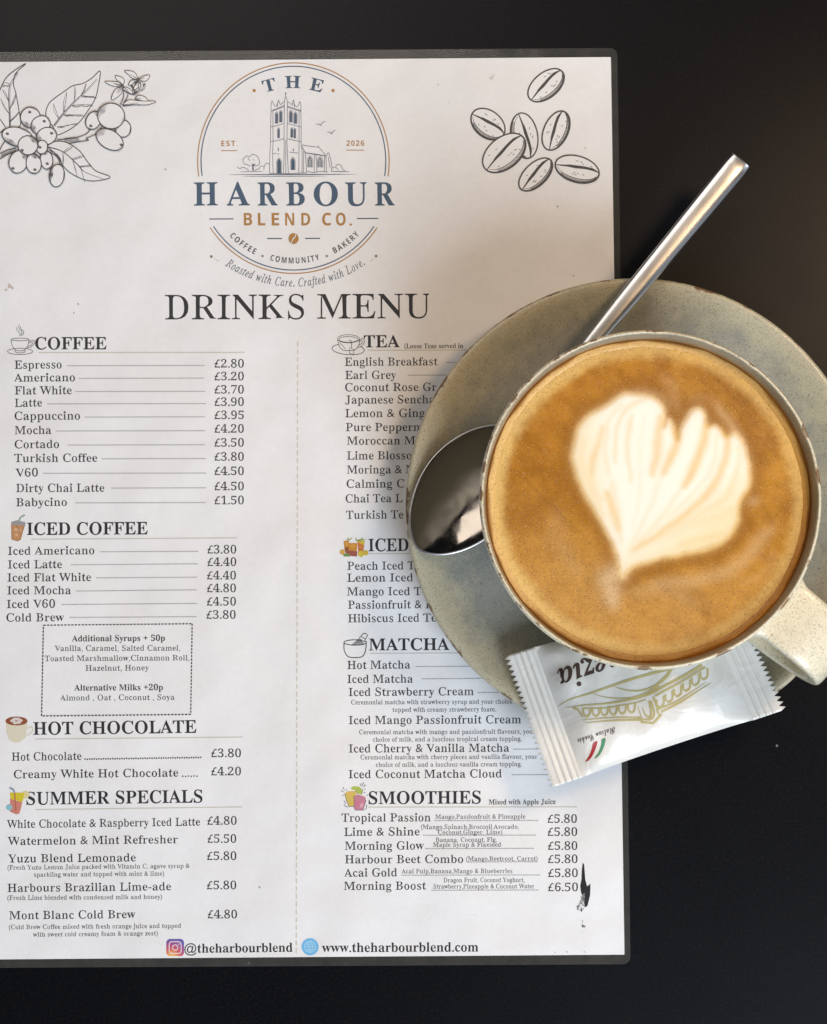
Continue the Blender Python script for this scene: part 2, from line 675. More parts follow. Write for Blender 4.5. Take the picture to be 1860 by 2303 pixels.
def text(ink, s, p0, p1, st='regular', col=None, cap=None, prefix=None, spacing=1.0):
    """line of text whose ink starts at pixel p0 and ends at p1 (on the baseline); prefix: p1 is where that much of it ends"""
    col = col or BODY
    gl, x0, x1 = outlines(s, st, spacing)
    if prefix:
        _, px0, px1 = outlines(prefix, st, spacing)
        x1 = px1
    d = np.array(p1, float) - np.array(p0, float)
    L = np.hypot(*d)
    d /= L
    up = np.array([d[1], -d[0]])
    sx = L / (x1 - x0)
    cap = cap or {'regular': 18.3, 'small': 12.4}.get(st)
    sy = cap / CAP if cap else sx
    for pts, tri in gl:
        q = [tuple(np.array(p0) + d * (p[0] - x0) * sx + up * p[1] * sy) for p in pts]
        ink.tri(q, tri, col)


def text_arc(ink, s, cx, cy, R, a_mid, span, st, col, cap, inside=False, spacing=1.0, ry=1.0):
    """text on an arc; angles in degrees, 90 = top, 270 = bottom; inside: reads along the bottom"""
    gl, x0, x1 = outlines(s, st, spacing)
    sy = cap / CAP
    for pts, tri in gl:
        q = []
        for p in pts:
            t = (p[0] - x0) / (x1 - x0) - 0.5
            if inside:
                a_ = math.radians(a_mid + span * t)
                r = R - p[1] * sy
            else:
                a_ = math.radians(a_mid - span * t)
                r = R + p[1] * sy
            q.append((cx + r * math.cos(a_), cy - r * math.sin(a_) * ry))
        ink.tri(q, tri, col)


def dots(ink, x0, y0, x1, y1, pitch=3.4, w=2.1, h=1.7, col=None):
    L = math.hypot(x1 - x0, y1 - y0)
    m = int(L / pitch)
    pts, fs = [], []
    for i in range(m):
        t = i * pitch / L
        x, y = x0 + (x1 - x0) * t, y0 + (y1 - y0) * t + (0.35 if i % 2 else -0.35)
        o = len(pts)
        pts += [(x, y - h / 2), (x + w, y - h / 2), (x + w, y + h / 2), (x, y + h / 2)]
        fs.append((o, o + 1, o + 2, o + 3))
    ink.tri(pts, fs, col or srgb(98, 98, 100))


def dashes(ink, p0, p1, dash, gap, w, col):
    L = math.hypot(p1[0] - p0[0], p1[1] - p0[1])
    d = ((p1[0] - p0[0]) / L, (p1[1] - p0[1]) / L)
    s = 0
    while s < L:
        e = min(s + dash, L)
        ink.stroke([(p0[0] + d[0] * s, p0[1] + d[1] * s), (p0[0] + d[0] * e, p0[1] + d[1] * e)], w, col, sm=False)
        s += dash + gap


# -------- the sheet itself
TR, BR_ = (1373.5, 129.5), (1404.0, 2146.2)
TL, BL_ = (-50.0, 141.1), (-36.0, 2157.2)


def slab(name, corners, z0, z1, rad, mat_, bev=0.0):
    C = [Vector(at(*c_)) for c_ in corners]
    pts = []
    for i in range(4):
        p, a_, b_ = C[i], C[i - 1], C[(i + 1) % 4]
        da, db = (a_ - p).normalized(), (b_ - p).normalized()
        if rad <= 0:
            pts.append(p)
            continue
        cc = p + (da + db) * rad
        s_, e_ = p + da * rad, p + db * rad
        for j in range(9):
            t = j / 8 * math.pi / 2
            pts.append(cc - db * rad * math.cos(t) - da * rad * math.sin(t))
    m = len(pts)
    cen = sum(pts, Vector((0, 0, 0))) / m
    ins = [p + (cen - p).normalized() * bev for p in pts]
    vv = [(p.x, p.y, z0) for p in pts] + [(p.x, p.y, z1 - bev * 0.6) for p in pts] + [(p.x, p.y, z1) for p in ins]
    ff = [tuple(range(2 * m, 3 * m)), tuple(reversed(range(m)))]
    for i in range(m):
        j = (i + 1) % m
        ff.append((i, j, m + j, m + i))
        ff.append((m + i, m + j, 2 * m + j, 2 * m + i))
    p0_, p1_, p2_ = [Vector(vv[k]) for k in ff[0][:3]]
    if (pts[1] - pts[0]).cross(pts[2] - pts[1]).z < 0:
        ff = [tuple(reversed(f)) for f in ff]
    return link(name, vv, ff, mat_, menu, smooth=False)


slab('laminate_border', [(-70, 117.5), (1388, 108.4), (1418.0, 2168.0), (-55, 2176.5)], 0.0001, 0.0005, 0.0026, m_film, 0.0003)
slab('paper_sheet', [TL, TR, BR_, BL_], 0.00045, ZP, 0.0003, m_paper)

cA = crop(0, 720, 0.32258)
cB = crop(0, 1140, 0.32258)
cC = crop(0, 1590, 0.32258)
cD = crop(740, 720, 0.23041)
cE = crop(740, 1180, 0.28802)
cG = crop(740, 1420, 0.29954)
cH = crop(740, 1740, 0.34562)
cL = crop(400, 100, 0.34562)


def T(ink, c_, s, x0, x1, y0, y1=None, st='regular', **k):
    y1 = y0 if y1 is None else y1
    p0, p1 = c_((x0, y0), (x1, y1))
    text(ink, s, p0, p1, st, **k)


def section(cr_, title, tx, ty, rule, items, prices, leaders, cap=None, extra=None, prefix=None):
    k = Ink()
    T(k, cr_, title, tx[0], tx[1], ty[0], ty[1], 'bold', col=INK, cap=cap, prefix=prefix)
    hd = k.build('section_heading', menu)
    hd['label'] = 'heading reading ' + title
    k = Ink()
    p = cr_((rule[0], rule[2]), (rule[1], rule[3]))
    k.stroke(p, 2.0, RULE, sm=False)
    k.build('heading_rule', menu)
    k = Ink()
    for it in items:
        s, x0, x1, y0, y1 = it[:5]
        kw = it[5] if len(it) > 5 else {}
        T(k, cr_, s, x0, x1, y0, y1, **kw)
    k.up()
    for x0, x1, y0, y1 in leaders:
        a_, b_ = cr_((x0, y0), (x1, y1))
        dots(k, *a_, *b_)
    k.build('item_list', menu)
    if prices:
        k = Ink()
        for s, x0, x1, y in prices:
            T(k, cr_, s, x0, x1, y)
        k.build('price_list', menu)


# ---- coffee
nm = [('Espresso', 102, 430, 338, 2.80, 331, 470, 1435, 317), ('Americano', 100, 523, 428, 3.20, 420, 553, 1437, 405),
      ('Flat White', 103, 500, 518, 3.70, 512, 528, 1437, 497), ('Latte', 103, 293, 604, 3.90, 598, 330, 1441, 583),
      ('Cappuccino', 102, 558, 695, 3.95, 690, 590, 1441, 675), ('Mocha', 103, 358, 795, 4.20, 785, 390, 1443, 772),
      ('Cortado', 103, 412, 893, 3.50, 882, 472, 1437, 870), ('Turkish Coffee', 100, 678, 989, 3.80, 980, 710, 1443, 966),
      ('V60', 108, 265, 1092, 4.50, 1080, 303, 1443, 1067), ('Dirty Chai Latte', 112, 727, 1198, 4.50, 1186, 776, 1443, 1170),
      ('Babycino', 112, 466, 1297, 1.50, 1284, 528, 1437, 1273)]
section(cA, 'COFFEE', (245, 743), (204, 203), (270, 1705, 226, 225),
        [(a_, b_, c_, d_ + 1, d_ - 2) for a_, b_, c_, d_, *_ in nm],
        [('£%.2f' % q[4], 1496, 1700, q[5]) for q in nm],
        [(q[6], q[7], q[8] + 1, q[8] - 1) for q in nm], cap=27.2)
# ---- iced coffee
nm = [('Iced Americano', 55, 658, 335, 330, 3.80, 1447, 1647, 325, 700, 1388, 313, 310), ('Iced Latte', 55, 432, 430, 427, 4.40, 1447, 1647, 412, 497, 1383, 404, 397),
      ('Iced Flat White', 52, 635, 521, 517, 4.40, 1444, 1645, 506, 672, 1386, 495, 490), ('Iced Mocha', 50, 495, 611, 608, 4.80, 1444, 1645, 595, 530, 1383, 587, 578),
      ('Iced V60', 47, 384, 706, 703, 4.50, 1443, 1645, 688, 430, 1385, 681, 673), ('Cold Brew', 45, 447, 800, 797, 3.80, 1440, 1643, 780, 488, 1378, 771, 765)]
section(cB, 'ICED COFFEE', (187, 1030), (196, 191), (218, 1655, 226, 216),
        [q[:5] for q in nm], [('£%.2f' % q[5], *q[6:9]) for q in nm], [q[9:13] for q in nm], cap=27.6)
k = Ink()
bx = cB((303, 825), (1340, 815), (1330, 1447), (290, 1458))
for i in range(4):
    dashes(k, bx[i], bx[(i + 1) % 4], 5.2, 2.6, 2.6, INK)
k.build('box_outline', menu)
k = Ink()
for s, x0, x1, y0, y1, st in (('Additional Syrups + 50p', 503, 1150, 938, 934, 'bold'), ('Vanilla, Caramel, Salted Caramel,', 380, 1255, 1005, 1002, 'small'),
                              ('Toasted Marshmallow,Cinnamon Roll,', 312, 1320, 1076, 1070, 'small'), ('Hazelnut, Honey', 596, 1038, 1143, 1140, 'small'),
                              ('Alternative Milks +20p', 518, 1136, 1281, 1278, 'bold'), ('Almond , Oat , Coconut , Soya', 420, 1217, 1350, 1345, 'small')):
    T(k, cB, s, x0, x1, y0, y1, st)
k.build('syrup_note', menu)
# ---- hot chocolate and summer specials
section(cC, 'HOT CHOCOLATE', (232, 1370), (194, 180), (245, 1690, 224, 210),
        [('Hot Chocolate', 82, 568, 375, 369), ('Creamy White Hot Chocolate', 97, 1243, 498, 485)],
        [('£3.80', 1473, 1680, 350), ('£4.20', 1473, 1680, 477)], [], cap=28.2)
k = Ink()
a_, b_ = cC((588, 364), (1420, 352))
dots(k, *a_, *b_, pitch=5.2, w=3.2, h=3.2, col=INK)
a_, b_ = cC((1270, 484), (1402, 481))
dots(k, *a_, *b_, pitch=6.4, w=3.0, h=3.0, col=INK)
k.build('dotted_leader', menu)
section(cC, 'SUMMER SPECIALS', (185, 1412), (682, 666), (247, 1690, 716, 697),
        [('White Chocolate & Raspberry Iced Latte', 48, 1395, 845, 827, dict(cap=18.0)), ('Watermelon & Mint Refresher', 53, 1240, 963, 950),
         ('Yuzu Blend Lemonade', 55, 947, 1085, 1077),
         ('(Fresh Yuzu Lemon Juice packed with Vitamin C, agave syrup &', 53, 1322, 1135, 1122, dict(st='small', cap=10.0)),
         ('sparkling water and topped with mint & lime)', 237, 1145, 1184, 1176, dict(st='small', cap=10.0)),
         ('Harbours Brazilian Lime-ade', 52, 1193, 1290, 1278),
         ('(Fresh Lime blended with condensed milk and honey)', 52, 1130, 1346, 1338, dict(st='small', cap=10.0)),
         ('Mont Blanc Cold Brew', 65, 945, 1481, 1472),
         ('(Cold Brew Coffee mixed with fresh orange juice and topped', 62, 1263, 1550, 1540, dict(st='small', cap=10.0)),
         ('with sweet cold creamy foam & orange zest)', 230, 1100, 1602, 1592, dict(st='small', cap=10.0))],
        [('£4.80', 1446, 1650, 821), ('£5.50', 1448, 1647, 947), ('£5.80', 1444, 1648, 1067), ('£5.80', 1443, 1647, 1271), ('£4.80', 1449, 1653, 1474)],
        [], cap=28.4)
# ---- tea (runs on under the saucer)
section(cD, 'TEA', (340, 690), (266, 264), (380, 1700, 294, 290),
        [('(Loose Teas served in', 735, 1310, 276, 273, dict(st='bold', cap=10.8)), ('English Breakfast', 155, 1060, 446, 441), ('Earl Grey', 158, 655, 575, 573),
         ('Coconut Rose Gr', 158, 1000, 695, 690, dict(prefix='Coconut Rose G')), ('Japanese Sencha', 158, 905, 815, 812, dict(prefix='Japanese Senc')),
         ('Lemon & Ginger', 158, 875, 948, 945, dict(prefix='Lemon & Gin')), ('Pure Pepperm', 163, 818, 1084, 1081, dict(prefix='Pure Pepper')),
         ('Moroccan Mint', 175, 695, 1216, 1213, dict(prefix='Moroccan')), ('Lime Blossom', 175, 745, 1361, 1358, dict(prefix='Lime Bloss')),
         ('Moringa & M', 175, 712, 1498, 1495, dict(prefix='Moringa &')), ('Calming C', 172, 617, 1637, 1634, dict(prefix='Calming')),
         ('Chai Tea L', 163, 610, 1781, 1777, dict(prefix='Chai Tea')), ('Turkish Te', 168, 567, 1941, 1937, dict(prefix='Turkish'))],
        [], [(1143, 1500, 413, 410), (768, 1500, 538, 534)], cap=27.0)
section(cE, 'ICED T', (308, 530), (208, 206), (310, 900, 227, 224),
        [('Peach Iced T', 142, 582, 353, 350, dict(prefix='Peach Iced')), ('Lemon Iced T', 142, 601, 446, 443, dict(prefix='Lemon Ice')),
         ('Mango Iced T', 142, 632, 553, 551, dict(prefix='Mango Iced')), ('Passionfruit & P', 148, 640, 657, 654, dict(prefix='Passionfruit')),
         ('Hibiscus Iced Te', 148, 705, 763, 758, dict(prefix='Hibiscus Iced'))], [], [], cap=28.0, prefix='ICE')
section(cG, 'MATCHA', (300, 905), (143, 140), (310, 1000, 165, 162),
        [('Hot Matcha', 137, 610, 283, 279), ('Iced Matcha', 137, 630, 388, 385), ('Iced Strawberry Cream', 147, 1087, 486, 479),
         ('Ceremonial matcha with strawberry syrup and your choice', 167, 1318, 549, 543, dict(st='small', cap=10.2, prefix='Ceremonial matcha with strawberry syrup and your cho')),
         ('topped with creamy strawberry foam.', 477, 1255, 605, 601, dict(st='small', cap=10.2)),
         ('Iced Mango Passionfruit Cream', 148, 1443, 697, 690),
         ('Ceremonial matcha with mango and passionfruit flavours, your', 227, 1500, 773, 768, dict(st='small', cap=10.2, prefix='Ceremonial matcha with mango and passionfruit flavours, yo')),
         ('choice of milk, and a luscious tropical cream topping.', 330, 1447, 828, 822, dict(st='small', cap=10.2)),
         ('Iced Cherry & Vanilla Matcha', 148, 1353, 910, 903),
         ('Ceremonial matcha with cherry pieces and vanilla flavour, your', 237, 1565, 962, 956, dict(st='small', cap=10.2)),
         ('choice of milk, and a luscious vanilla cream topping.', 353, 1448, 1018, 1012, dict(st='small', cap=10.2)),
         ('Iced Coconut Matcha Cloud', 147, 1297, 1103, 1097)], [],
        [(652, 1080, 264, 262), (696, 1160, 356, 353), (1117, 1310, 459, 457), (1383, 1600, 885, 883), (1372, 1640, 1077, 1075)], cap=26.6)
section(cH, 'SMOOTHIES', (258, 988), (198, 194), (255, 1615, 218, 216),
        [('Mixed with Apple Juice', 1040, 1475, 201, 198, dict(st='bold', cap=11.5)),
         ('Tropical Passion', 82, 662, 313, 310), ('Mango,Passionfruit & Pineapple', 692, 1278, 295, 292, dict(st='small', cap=10.0)),
         ('Lime & Shine', 98, 590, 405, 402), ('(Mango,Spinach,Broccoli,Avocado,', 598, 1235, 361, 359, dict(st='small', cap=10.0)),
         ('Coconut,Ginger, Lime)', 710, 1127, 396, 394, dict(st='small', cap=10.0)),
         ('Morning Glow', 103, 618, 496, 493), ('Banana, Coconut, Fig,', 694, 1092, 445, 443, dict(st='small', cap=10.0)),
         ('Maple Syrup & Flaxseed', 677, 1120, 477, 475, dict(st='small', cap=10.0)),
         ('Harbour Beet Combo', 103, 873, 584, 581), ('(Mango,Beetroot, Carrot)', 893, 1357, 568, 566, dict(st='small', cap=10.0)),
         ('Acai Gold', 100, 443, 671, 668), ('Acai Pulp,Banana,Mango & Blueberries', 473, 1193, 649, 647, dict(st='small', cap=10.0)),
         ('Morning Boost', 97, 632, 757, 754), ('Dragon Fruit, Coconut Yoghurt,', 745, 1272, 707, 705, dict(st='small', cap=10.0)),
         ('Strawberry,Pineapple & Coconut Water', 680, 1337, 748, 746, dict(st='small', cap=10.0))],
        [('£5.80', 1423, 1613, 320), ('£5.80', 1423, 1615, 405), ('£5.80', 1425, 1616, 496), ('£5.80', 1425, 1617, 582), ('£5.80', 1426, 1619, 673), ('£6.50', 1426, 1620, 765)],
        [(686, 1365, 306, 304), (613, 1360, 401, 400), (628, 1345, 488, 486), (895, 1367, 575, 573), (473, 1385, 661, 659), (668, 1375, 759, 757)], cap=28.2)
# ---- footer, title, centre line
k = Ink()
text(k, '@theharbourblend', (414.8, 2143.2), (658, 2140.5), 'bold', INK)
text(k, 'www.theharbourblend.com', (724, 2141.5), (1076, 2140), 'bold', INK)
k.build('footer_text', menu)
k = Ink()
text(k, 'DRINKS', (371, 718.6), (683.8, 717.4), 'title', INK, cap=55.2)
text(k, 'MENU', (713.5, 716.8), (966, 715.4), 'title', INK, cap=55.2)
k.build('title_text', menu)
k = Ink()
dashes(k, (669.5, 768), (666.5, 2150), 11, 6.5, 2.4, srgb(203, 196, 178))
k.build('centre_line', menu)

# ---- logo
logo = empty('logo', (0, 0, 0))
logo.parent = menu


def arc_pts(cx, cy, rx, ry, a0, a1, m=90):
    return [(cx + rx * math.cos(math.radians(a0 + (a1 - a0) * i / m)), cy - ry * math.sin(math.radians(a0 + (a1 - a0) * i / m))) for i in range(m + 1)]


k = Ink()
for dr, col in ((0, GOLD), (-22, NAVY)):
    k.stroke(cL(*arc_pts(752, 760, 623 + dr, 640 + dr, -8.9, 188.9)), 2.4, col, sm=False)
    k.stroke(cL(*arc_pts(754, 800, 660 + dr, 690 + dr, 214.6 - dr * 0.02, 325.4 + dr * 0.02)), 2.4, col, sm=False)
k.build('ring', logo)
k = Ink()
text_arc(k, 'THE', *cL((752, 850))[0], 567 * 0.34562, 90.2, 37.5, 'heavy', NAVY, 79 * 0.34562, spacing=1.9)
for ch, x0, x1 in (('H', 105, 260), ('A', 318, 468), ('R', 520, 650), ('B', 706, 827), ('O', 885, 1042), ('U', 1090, 1230), ('R', 1283, 1411)):
    T(k, cL, ch, x0, x1, 1049, 1047, 'black', col=NAVY, cap=151 * .34562)
for ch, x0, x1 in (('B', 430, 484), ('L', 522, 570), ('E', 611, 660), ('N', 699, 758), ('D', 804, 862), ('C', 940, 998), ('O', 1030, 1092), ('.', 1116, 1134)):
    T(k, cL, ch, x0, x1, 1178, 1177, 'sans', col=GOLD, cap=77 * .34562)
T(k, cL, 'EST.', 283, 390, 662, 661, 'sans', col=GOLD, cap=33 * .34562, spacing=1.25)
T(k, cL, '2026', 1097, 1213, 660, 659, 'sans', col=GOLD, cap=33 * .34562, spacing=1.2)
for s, am, sp in (('COFFEE', 234.0, 19.8), ('COMMUNITY', 270.8, 32.5), ('BAKERY', 307.3, 20.0)):
    text_arc(k, s, *cL((754, 843))[0], 582 * .34562, am, sp, 'sans', srgb(70, 76, 84), 36 * .34562, inside=True, spacing=1.35)
text_arc(k, 'Roasted with Care. Crafted with Love.', *cL((760, 770))[0], 806 * .34562, 270.3, 69.0, 'italic', srgb(72, 88, 100), 56 * .34562, inside=True, spacing=1.08)
k.build('lettering', logo)
for x, y, r, col in ((497, 300, 11, GOLD), (1010, 300, 11, GOLD), (551, 1377, 8, srgb(120, 125, 120)), (969, 1377, 8, srgb(120, 125, 120)), (218, 1380, 9, srgb(120, 120, 100)), (1290, 1377, 9, srgb(120, 120, 100))):
    k = Ink()
    k.poly(cL(*k.ell(x, y, r, r, nseg=14)), col)
    k.build('dot', logo)
for a_, b_, col, w in (((205, 1136), (362, 1135), NAVY, 2.4), ((1165, 1133), (1305, 1132), NAVY, 2.4), ((582, 1263), (677, 1263), NAVY, 2.4), ((828, 1262), (925, 1262), NAVY, 2.4),
                       ((283, 691), (388, 691), GOLD, 1.8), ((1097, 688), (1212, 688), GOLD, 1.8), ((236, 1390), (268, 1413), RULE, 1.5), ((1248, 1412), (1276, 1392), RULE, 1.5)):
    k = Ink()
    k.stroke(cL(a_, b_), w, col, sm=False)
    k.build('divider_line', logo)
k = Ink()
k.poly(cL(*k.ell(753, 1263, 33, 36)), GOLD)
k.up()
k.stroke(cL((766, 1230), (764, 1250), (748, 1268), (738, 1294)), [1.2, 2.2, 1.2], PAPC)
k.build('bean_emblem', logo)
# church
cK = crop(560, 190, 0.13825)
LN = srgb(112, 116, 126)
k = Ink()
lines = [
    # spire and pinnacles
    [(597, 120), (597, 190)], [(580, 152), (614, 152)], [(575, 300), (580, 260), (597, 190), (617, 250), (627, 300)],
    [(360, 430), (360, 320), (378, 268), (397, 320)], [(845, 430), (845, 330), (827, 275), (810, 330)],
    [(465, 370), (468, 300), (480, 250), (494, 300)], [(712, 350), (715, 300), (722, 250), (737, 300), (738, 380)],
    [(397, 320), (420, 355), (445, 345), (465, 300)], [(494, 290), (515, 330), (540, 300), (575, 280)],
    [(627, 290), (655, 290), (680, 325), (712, 300)], [(738, 320), (770, 360), (800, 345), (815, 320)],
    # shafts
    [(360, 430), (352, 690), (350, 930), (340, 1130), (335, 1445)], [(390, 410), (390, 690), (392, 930), (385, 1130), (395, 1445)],
    [(575, 300), (572, 640), (570, 890), (572, 1090), (562, 1450)], [(627, 300), (622, 640), (618, 890), (625, 1090), (640, 1450)],
    [(597, 900), (600, 1450)], [(815, 410), (815, 690), (815, 930), (810, 1450)], [(845, 430), (850, 690), (848, 930), (865, 1100), (862, 1440)],
    # string courses
    [(360, 435), (460, 405), (575, 360)], [(390, 415), (470, 385), (575, 340)], [(620, 345), (720, 385), (845, 420)], [(620, 365), (720, 402), (845, 437)],
    [(352, 690), (460, 668), (570, 635)], [(620, 632), (720, 660), (850, 690)], [(350, 930), (460, 912), (570, 880)], [(620, 880), (720, 905), (848, 930)],
    [(390, 1130), (450, 1120)], [(655, 1100), (800, 1118)], [(335, 1445), (560, 1448), (640, 1450), (860, 1440), (935, 1440)],
    # nave
    [(865, 985), (1110, 1020), (1125, 1000), (1135, 1020), (1250, 1150)], [(865, 1010), (920, 1105), (1060, 1128), (1250, 1160)], [(925, 1118), (1240, 1165)],
    [(860, 1020), (900, 1080), (920, 1160), (935, 1430)], [(890, 1080), (885, 1430)], [(1065, 1150), (1060, 1430)], [(1078, 1140), (1100, 1200), (1105, 1430)],
    [(1230, 1170), (1225, 1430)], [(1250, 1170), (1262, 1430)], [(1255, 1180), (1288, 1105), (1325, 1200), (1350, 1340), (1340, 1400)], [(1290, 1180), (1320, 1360)],
    [(935, 1430), (985, 1415), (1040, 1435), (1160, 1415), (1280, 1425)],
    # bushes and tree
    [(1345, 1415), (1350, 1360), (1400, 1350), (1440, 1300), (1500, 1320), (1520, 1370), (1550, 1415), (1345, 1415)], [(1420, 1350), (1450, 1390)],
    [(250, 1340), (265, 1295), (300, 1282), (330, 1300)], [(160, 1390), (180, 1340), (215, 1325), (245, 1350), (240, 1390)],
    [(20, 1330), (-40, 1300), (-80, 1290), (-100, 1230), (-70, 1190), (-30, 1160), (0, 1180), (60, 1138), (130, 1165), (165, 1230), (175, 1280), (140, 1320), (90, 1330)],
    [(-20, 1200), (20, 1240)], [(60, 1220), (85, 1230)], [(0, 1400), (-60, 1360), (-110, 1350), (-150, 1370), (-190, 1340)], [(90, 1400), (150, 1370)],
]
for ln in lines:
    k.stroke(cK(*ln), 1.35, LN, k=3)
k.stroke(cK((70, 1290), (65, 1340), (68, 1400)), [3.4, 2.6, 4.0], srgb(92, 98, 116))
k.stroke(cK((40, 1300), (70, 1330), (105, 1290)), 1.6, srgb(92, 98, 116))
for x0, x1, y, w in ((-310, 1750, 1466, 1.9), (-100, 1250, 1495, 1.2), (-150, 240, 1420, 1.1), (1330, 1640, 1418, 1.3)):
    k.stroke(cK((x0, y), ((x0 + x1) / 2, y - 2), (x1, y - 4)), [0.3, w, w, 0.3], NAVY)


def lancet(x, y0, y1, w, col, frame=True):
    pts = [(x - w / 2, y1), (x - w / 2, y0 + w * 0.9), (x - w * 0.3, y0 + w * 0.35), (x, y0), (x + w * 0.3, y0 + w * 0.35), (x + w / 2, y0 + w * 0.9), (x + w / 2, y1)]
    k.poly(cK(*pts), col)
    if frame:
        q = [(x + (p[0] - x) * 1.35, p[1] + (-14 if p[1] < y1 else 4)) for p in pts]
        k.stroke(cK(*q), 0.9, LN, closed=True, sm=False)


WN = srgb(88, 100, 118)
for x, y0, y1, w in ((450, 455, 632, 34), (518, 432, 612, 34), (682, 430, 612, 42), (757, 455, 635, 42), (482, 715, 868, 26), (698, 712, 860, 28), (746, 722, 872, 22), (478, 1025, 1082, 14), (722, 1038, 1085, 14), (478, 1118, 1145, 14)):
    lancet(x, y0, y1, w, WN, w > 20)
lancet(491, 1205, 1445, 62, srgb(64, 88, 106))
lancet(716, 1195, 1385, 56, srgb(64, 88, 106))
for x in (993, 1160):
    lancet(x, 1170 + (x > 1000) * 15, 1340, 66, srgb(110, 118, 128))
    k.up()
    for dx in (-11, 11):
        k.stroke(cK((x + dx, 1215), (x + dx, 1340)), 0.8, PAPC, sm=False)
for pts in ([(1085, 655), (1130, 640), (1165, 665), (1195, 620), (1255, 597)], [(1268, 785), (1310, 775), (1342, 800), (1370, 760), (1425, 738)]):
    k.stroke(cK(*pts), [0.4, 1.3, 2.0, 1.4, 0.4], LN)
k.build('church_drawing', logo)

# ---- coffee beans drawing
cN = crop(1000, 100, 0.49539)
SK = srgb(74, 72, 72)
k = Ink()


def bean(cx, cy, a_, b_, rot, flip=1):
    k.up(0.000006)
    out = k.ell(cx, cy, a_, b_, rot, 44)
    k.poly(cN(*out), PAPC)
    k.up()
    ww = [3.2 + 2.0 * max(0, math.sin(2 * math.pi * i / 44 * 1.0 + 0.3)) for i in range(45)]
    k.stroke(cN(*out), ww, SK, closed=True, sm=False)
    r = math.radians(rot)

    def loc(x, y):
        return (cx + x * math.cos(r) - y * math.sin(r), cy + x * math.sin(r) + y * math.cos(r))
    cre = [loc(-a_ * .97, flip * b_ * .15), loc(-a_ * .5, -flip * b_ * .02), loc(-a_ * .1, -flip * b_ * .12), loc(a_ * .3, -flip * b_ * .22), loc(a_ * .65, -flip * b_ * .28), loc(a_ * .95, -flip * b_ * .18)]
    k.stroke(cN(*cre), [1.8, 4.0, 6.6, 4.8, 6.0, 2.0], SK)
    k.stroke(cN(*[(p[0] + 6 * math.sin(r), p[1] - 6 * math.cos(r)) for p in cre[1:5]]), [0.5, 1.6, 1.6, 0.5], SK)
    # second line of the side and its hatching
    side = [loc(a_ * math.cos(math.radians(t)) * .93, b_ * math.sin(math.radians(t)) * .74) for t in range(8, 175, 14)]
    k.stroke(cN(*side), [0.8, 1.6, 1.6, 0.8], SK)
    for i in range(26):
        t = math.radians(12 + i * 4.6)
        k.stroke(cN(loc(a_ * math.cos(t) * .99, b_ * math.sin(t) * .98), loc(a_ * math.cos(t + .12) * .93, b_ * math.sin(t + .1) * .78)), 1.5, SK, sm=False)
    rr_ = random.Random(int(cx))
    for i in range(9):
        x, y = rr_.uniform(-.6, .6) * a_, rr_.choice([-.62, -.5, .3, .45]) * b_
        k.stroke(cN(loc(x, y), loc(x + 9, y + 2)), 1.3, SK, sm=False)


bean(362, 414, 104, 60, 80, 1)
bean(460, 185, 96, 56, -40, 1)
bean(197, 361, 86, 60, 38, 1)
bean(270, 492, 112, 70, -39, 1)
bean(505, 391, 94, 54, -66, 1)
bean(413, 590, 94, 50, -44, 1)
bean(602, 565, 102, 58, 16, 1)
k.build('bean_drawing', menu)

# ---- coffee branch drawing
cM = crop(0, 140, 0.20737)
k = Ink()


def leaf(outline, mid, veins, hat=14):
    k.up(0.000006)
    o = smooth_line(outline, 6, True)
    k.poly(cM(*o), PAPC)
    k.up()
    k.stroke(cM(*o), 2.1, SK, closed=True, sm=False)
    k.stroke(cM(*mid), [2.6, 1.8, 1.0], SK)
    k.stroke(cM(*[(x + 12, y + 6) for x, y in mid]), [1.4, 1.0, 0.5], SK)
    for v_ in veins:
        k.stroke(cM(*v_), [1.4, 1.0, 0.5], SK)
        x0, y0 = v_[0]
        x1, y1 = v_[-1]
        for j in range(hat):
            t = j / hat
            bx_, by_ = x0 + (x1 - x0) * t, y0 + (y1 - y0) * t
            dx, dy = (x1 - x0) * .16, (y1 - y0) * .16
            s_ = random.uniform(6, 16)
            k.stroke(cM((bx_ + s_ * .3, by_ + s_), (bx_ + dx + s_ * .3, by_ + dy + s_ + random.uniform(-4, 6))), 0.9, SK, sm=False)


leaf([(575, 700), (510, 610), (498, 540), (530, 450), (600, 385), (700, 315), (790, 255), (900, 230), (1000, 170), (1085, 97), (1068, 250), (1030, 400), (950, 530), (850, 660), (720, 750), (610, 790), (590, 740)],
     [(580, 690), (680, 560), (800, 430), (930, 310), (1050, 180)],
     [[(640, 610), (590, 540), (580, 450)], [(690, 540), (690, 430), (720, 330)], [(800, 430), (820, 340), (810, 260)], [(880, 350), (920, 300), (930, 230)],
      [(620, 700), (720, 690), (820, 660)], [(690, 570), (800, 570), (900, 570)], [(780, 470), (880, 460), (990, 460)], [(880, 360), (950, 370), (1030, 370)]])
leaf([(280, 15), (150, 95), (60, 180), (5, 290), (-60, 420), (-70, 600), (-20, 760), (60, 720), (215, 690), (205, 520), (170, 330), (145, 230), (170, 120)],
     [(105, 700), (100, 520), (95, 360), (110, 240), (190, 110)],
     [[(100, 560), (40, 480), (10, 400)], [(95, 420), (60, 330), (30, 300)], [(110, 240), (60, 220), (30, 250)], [(105, 500), (160, 420), (170, 340)], [(105, 640), (170, 580), (200, 540)], [(60, 700), (20, 640), (-10, 600)]], 18)
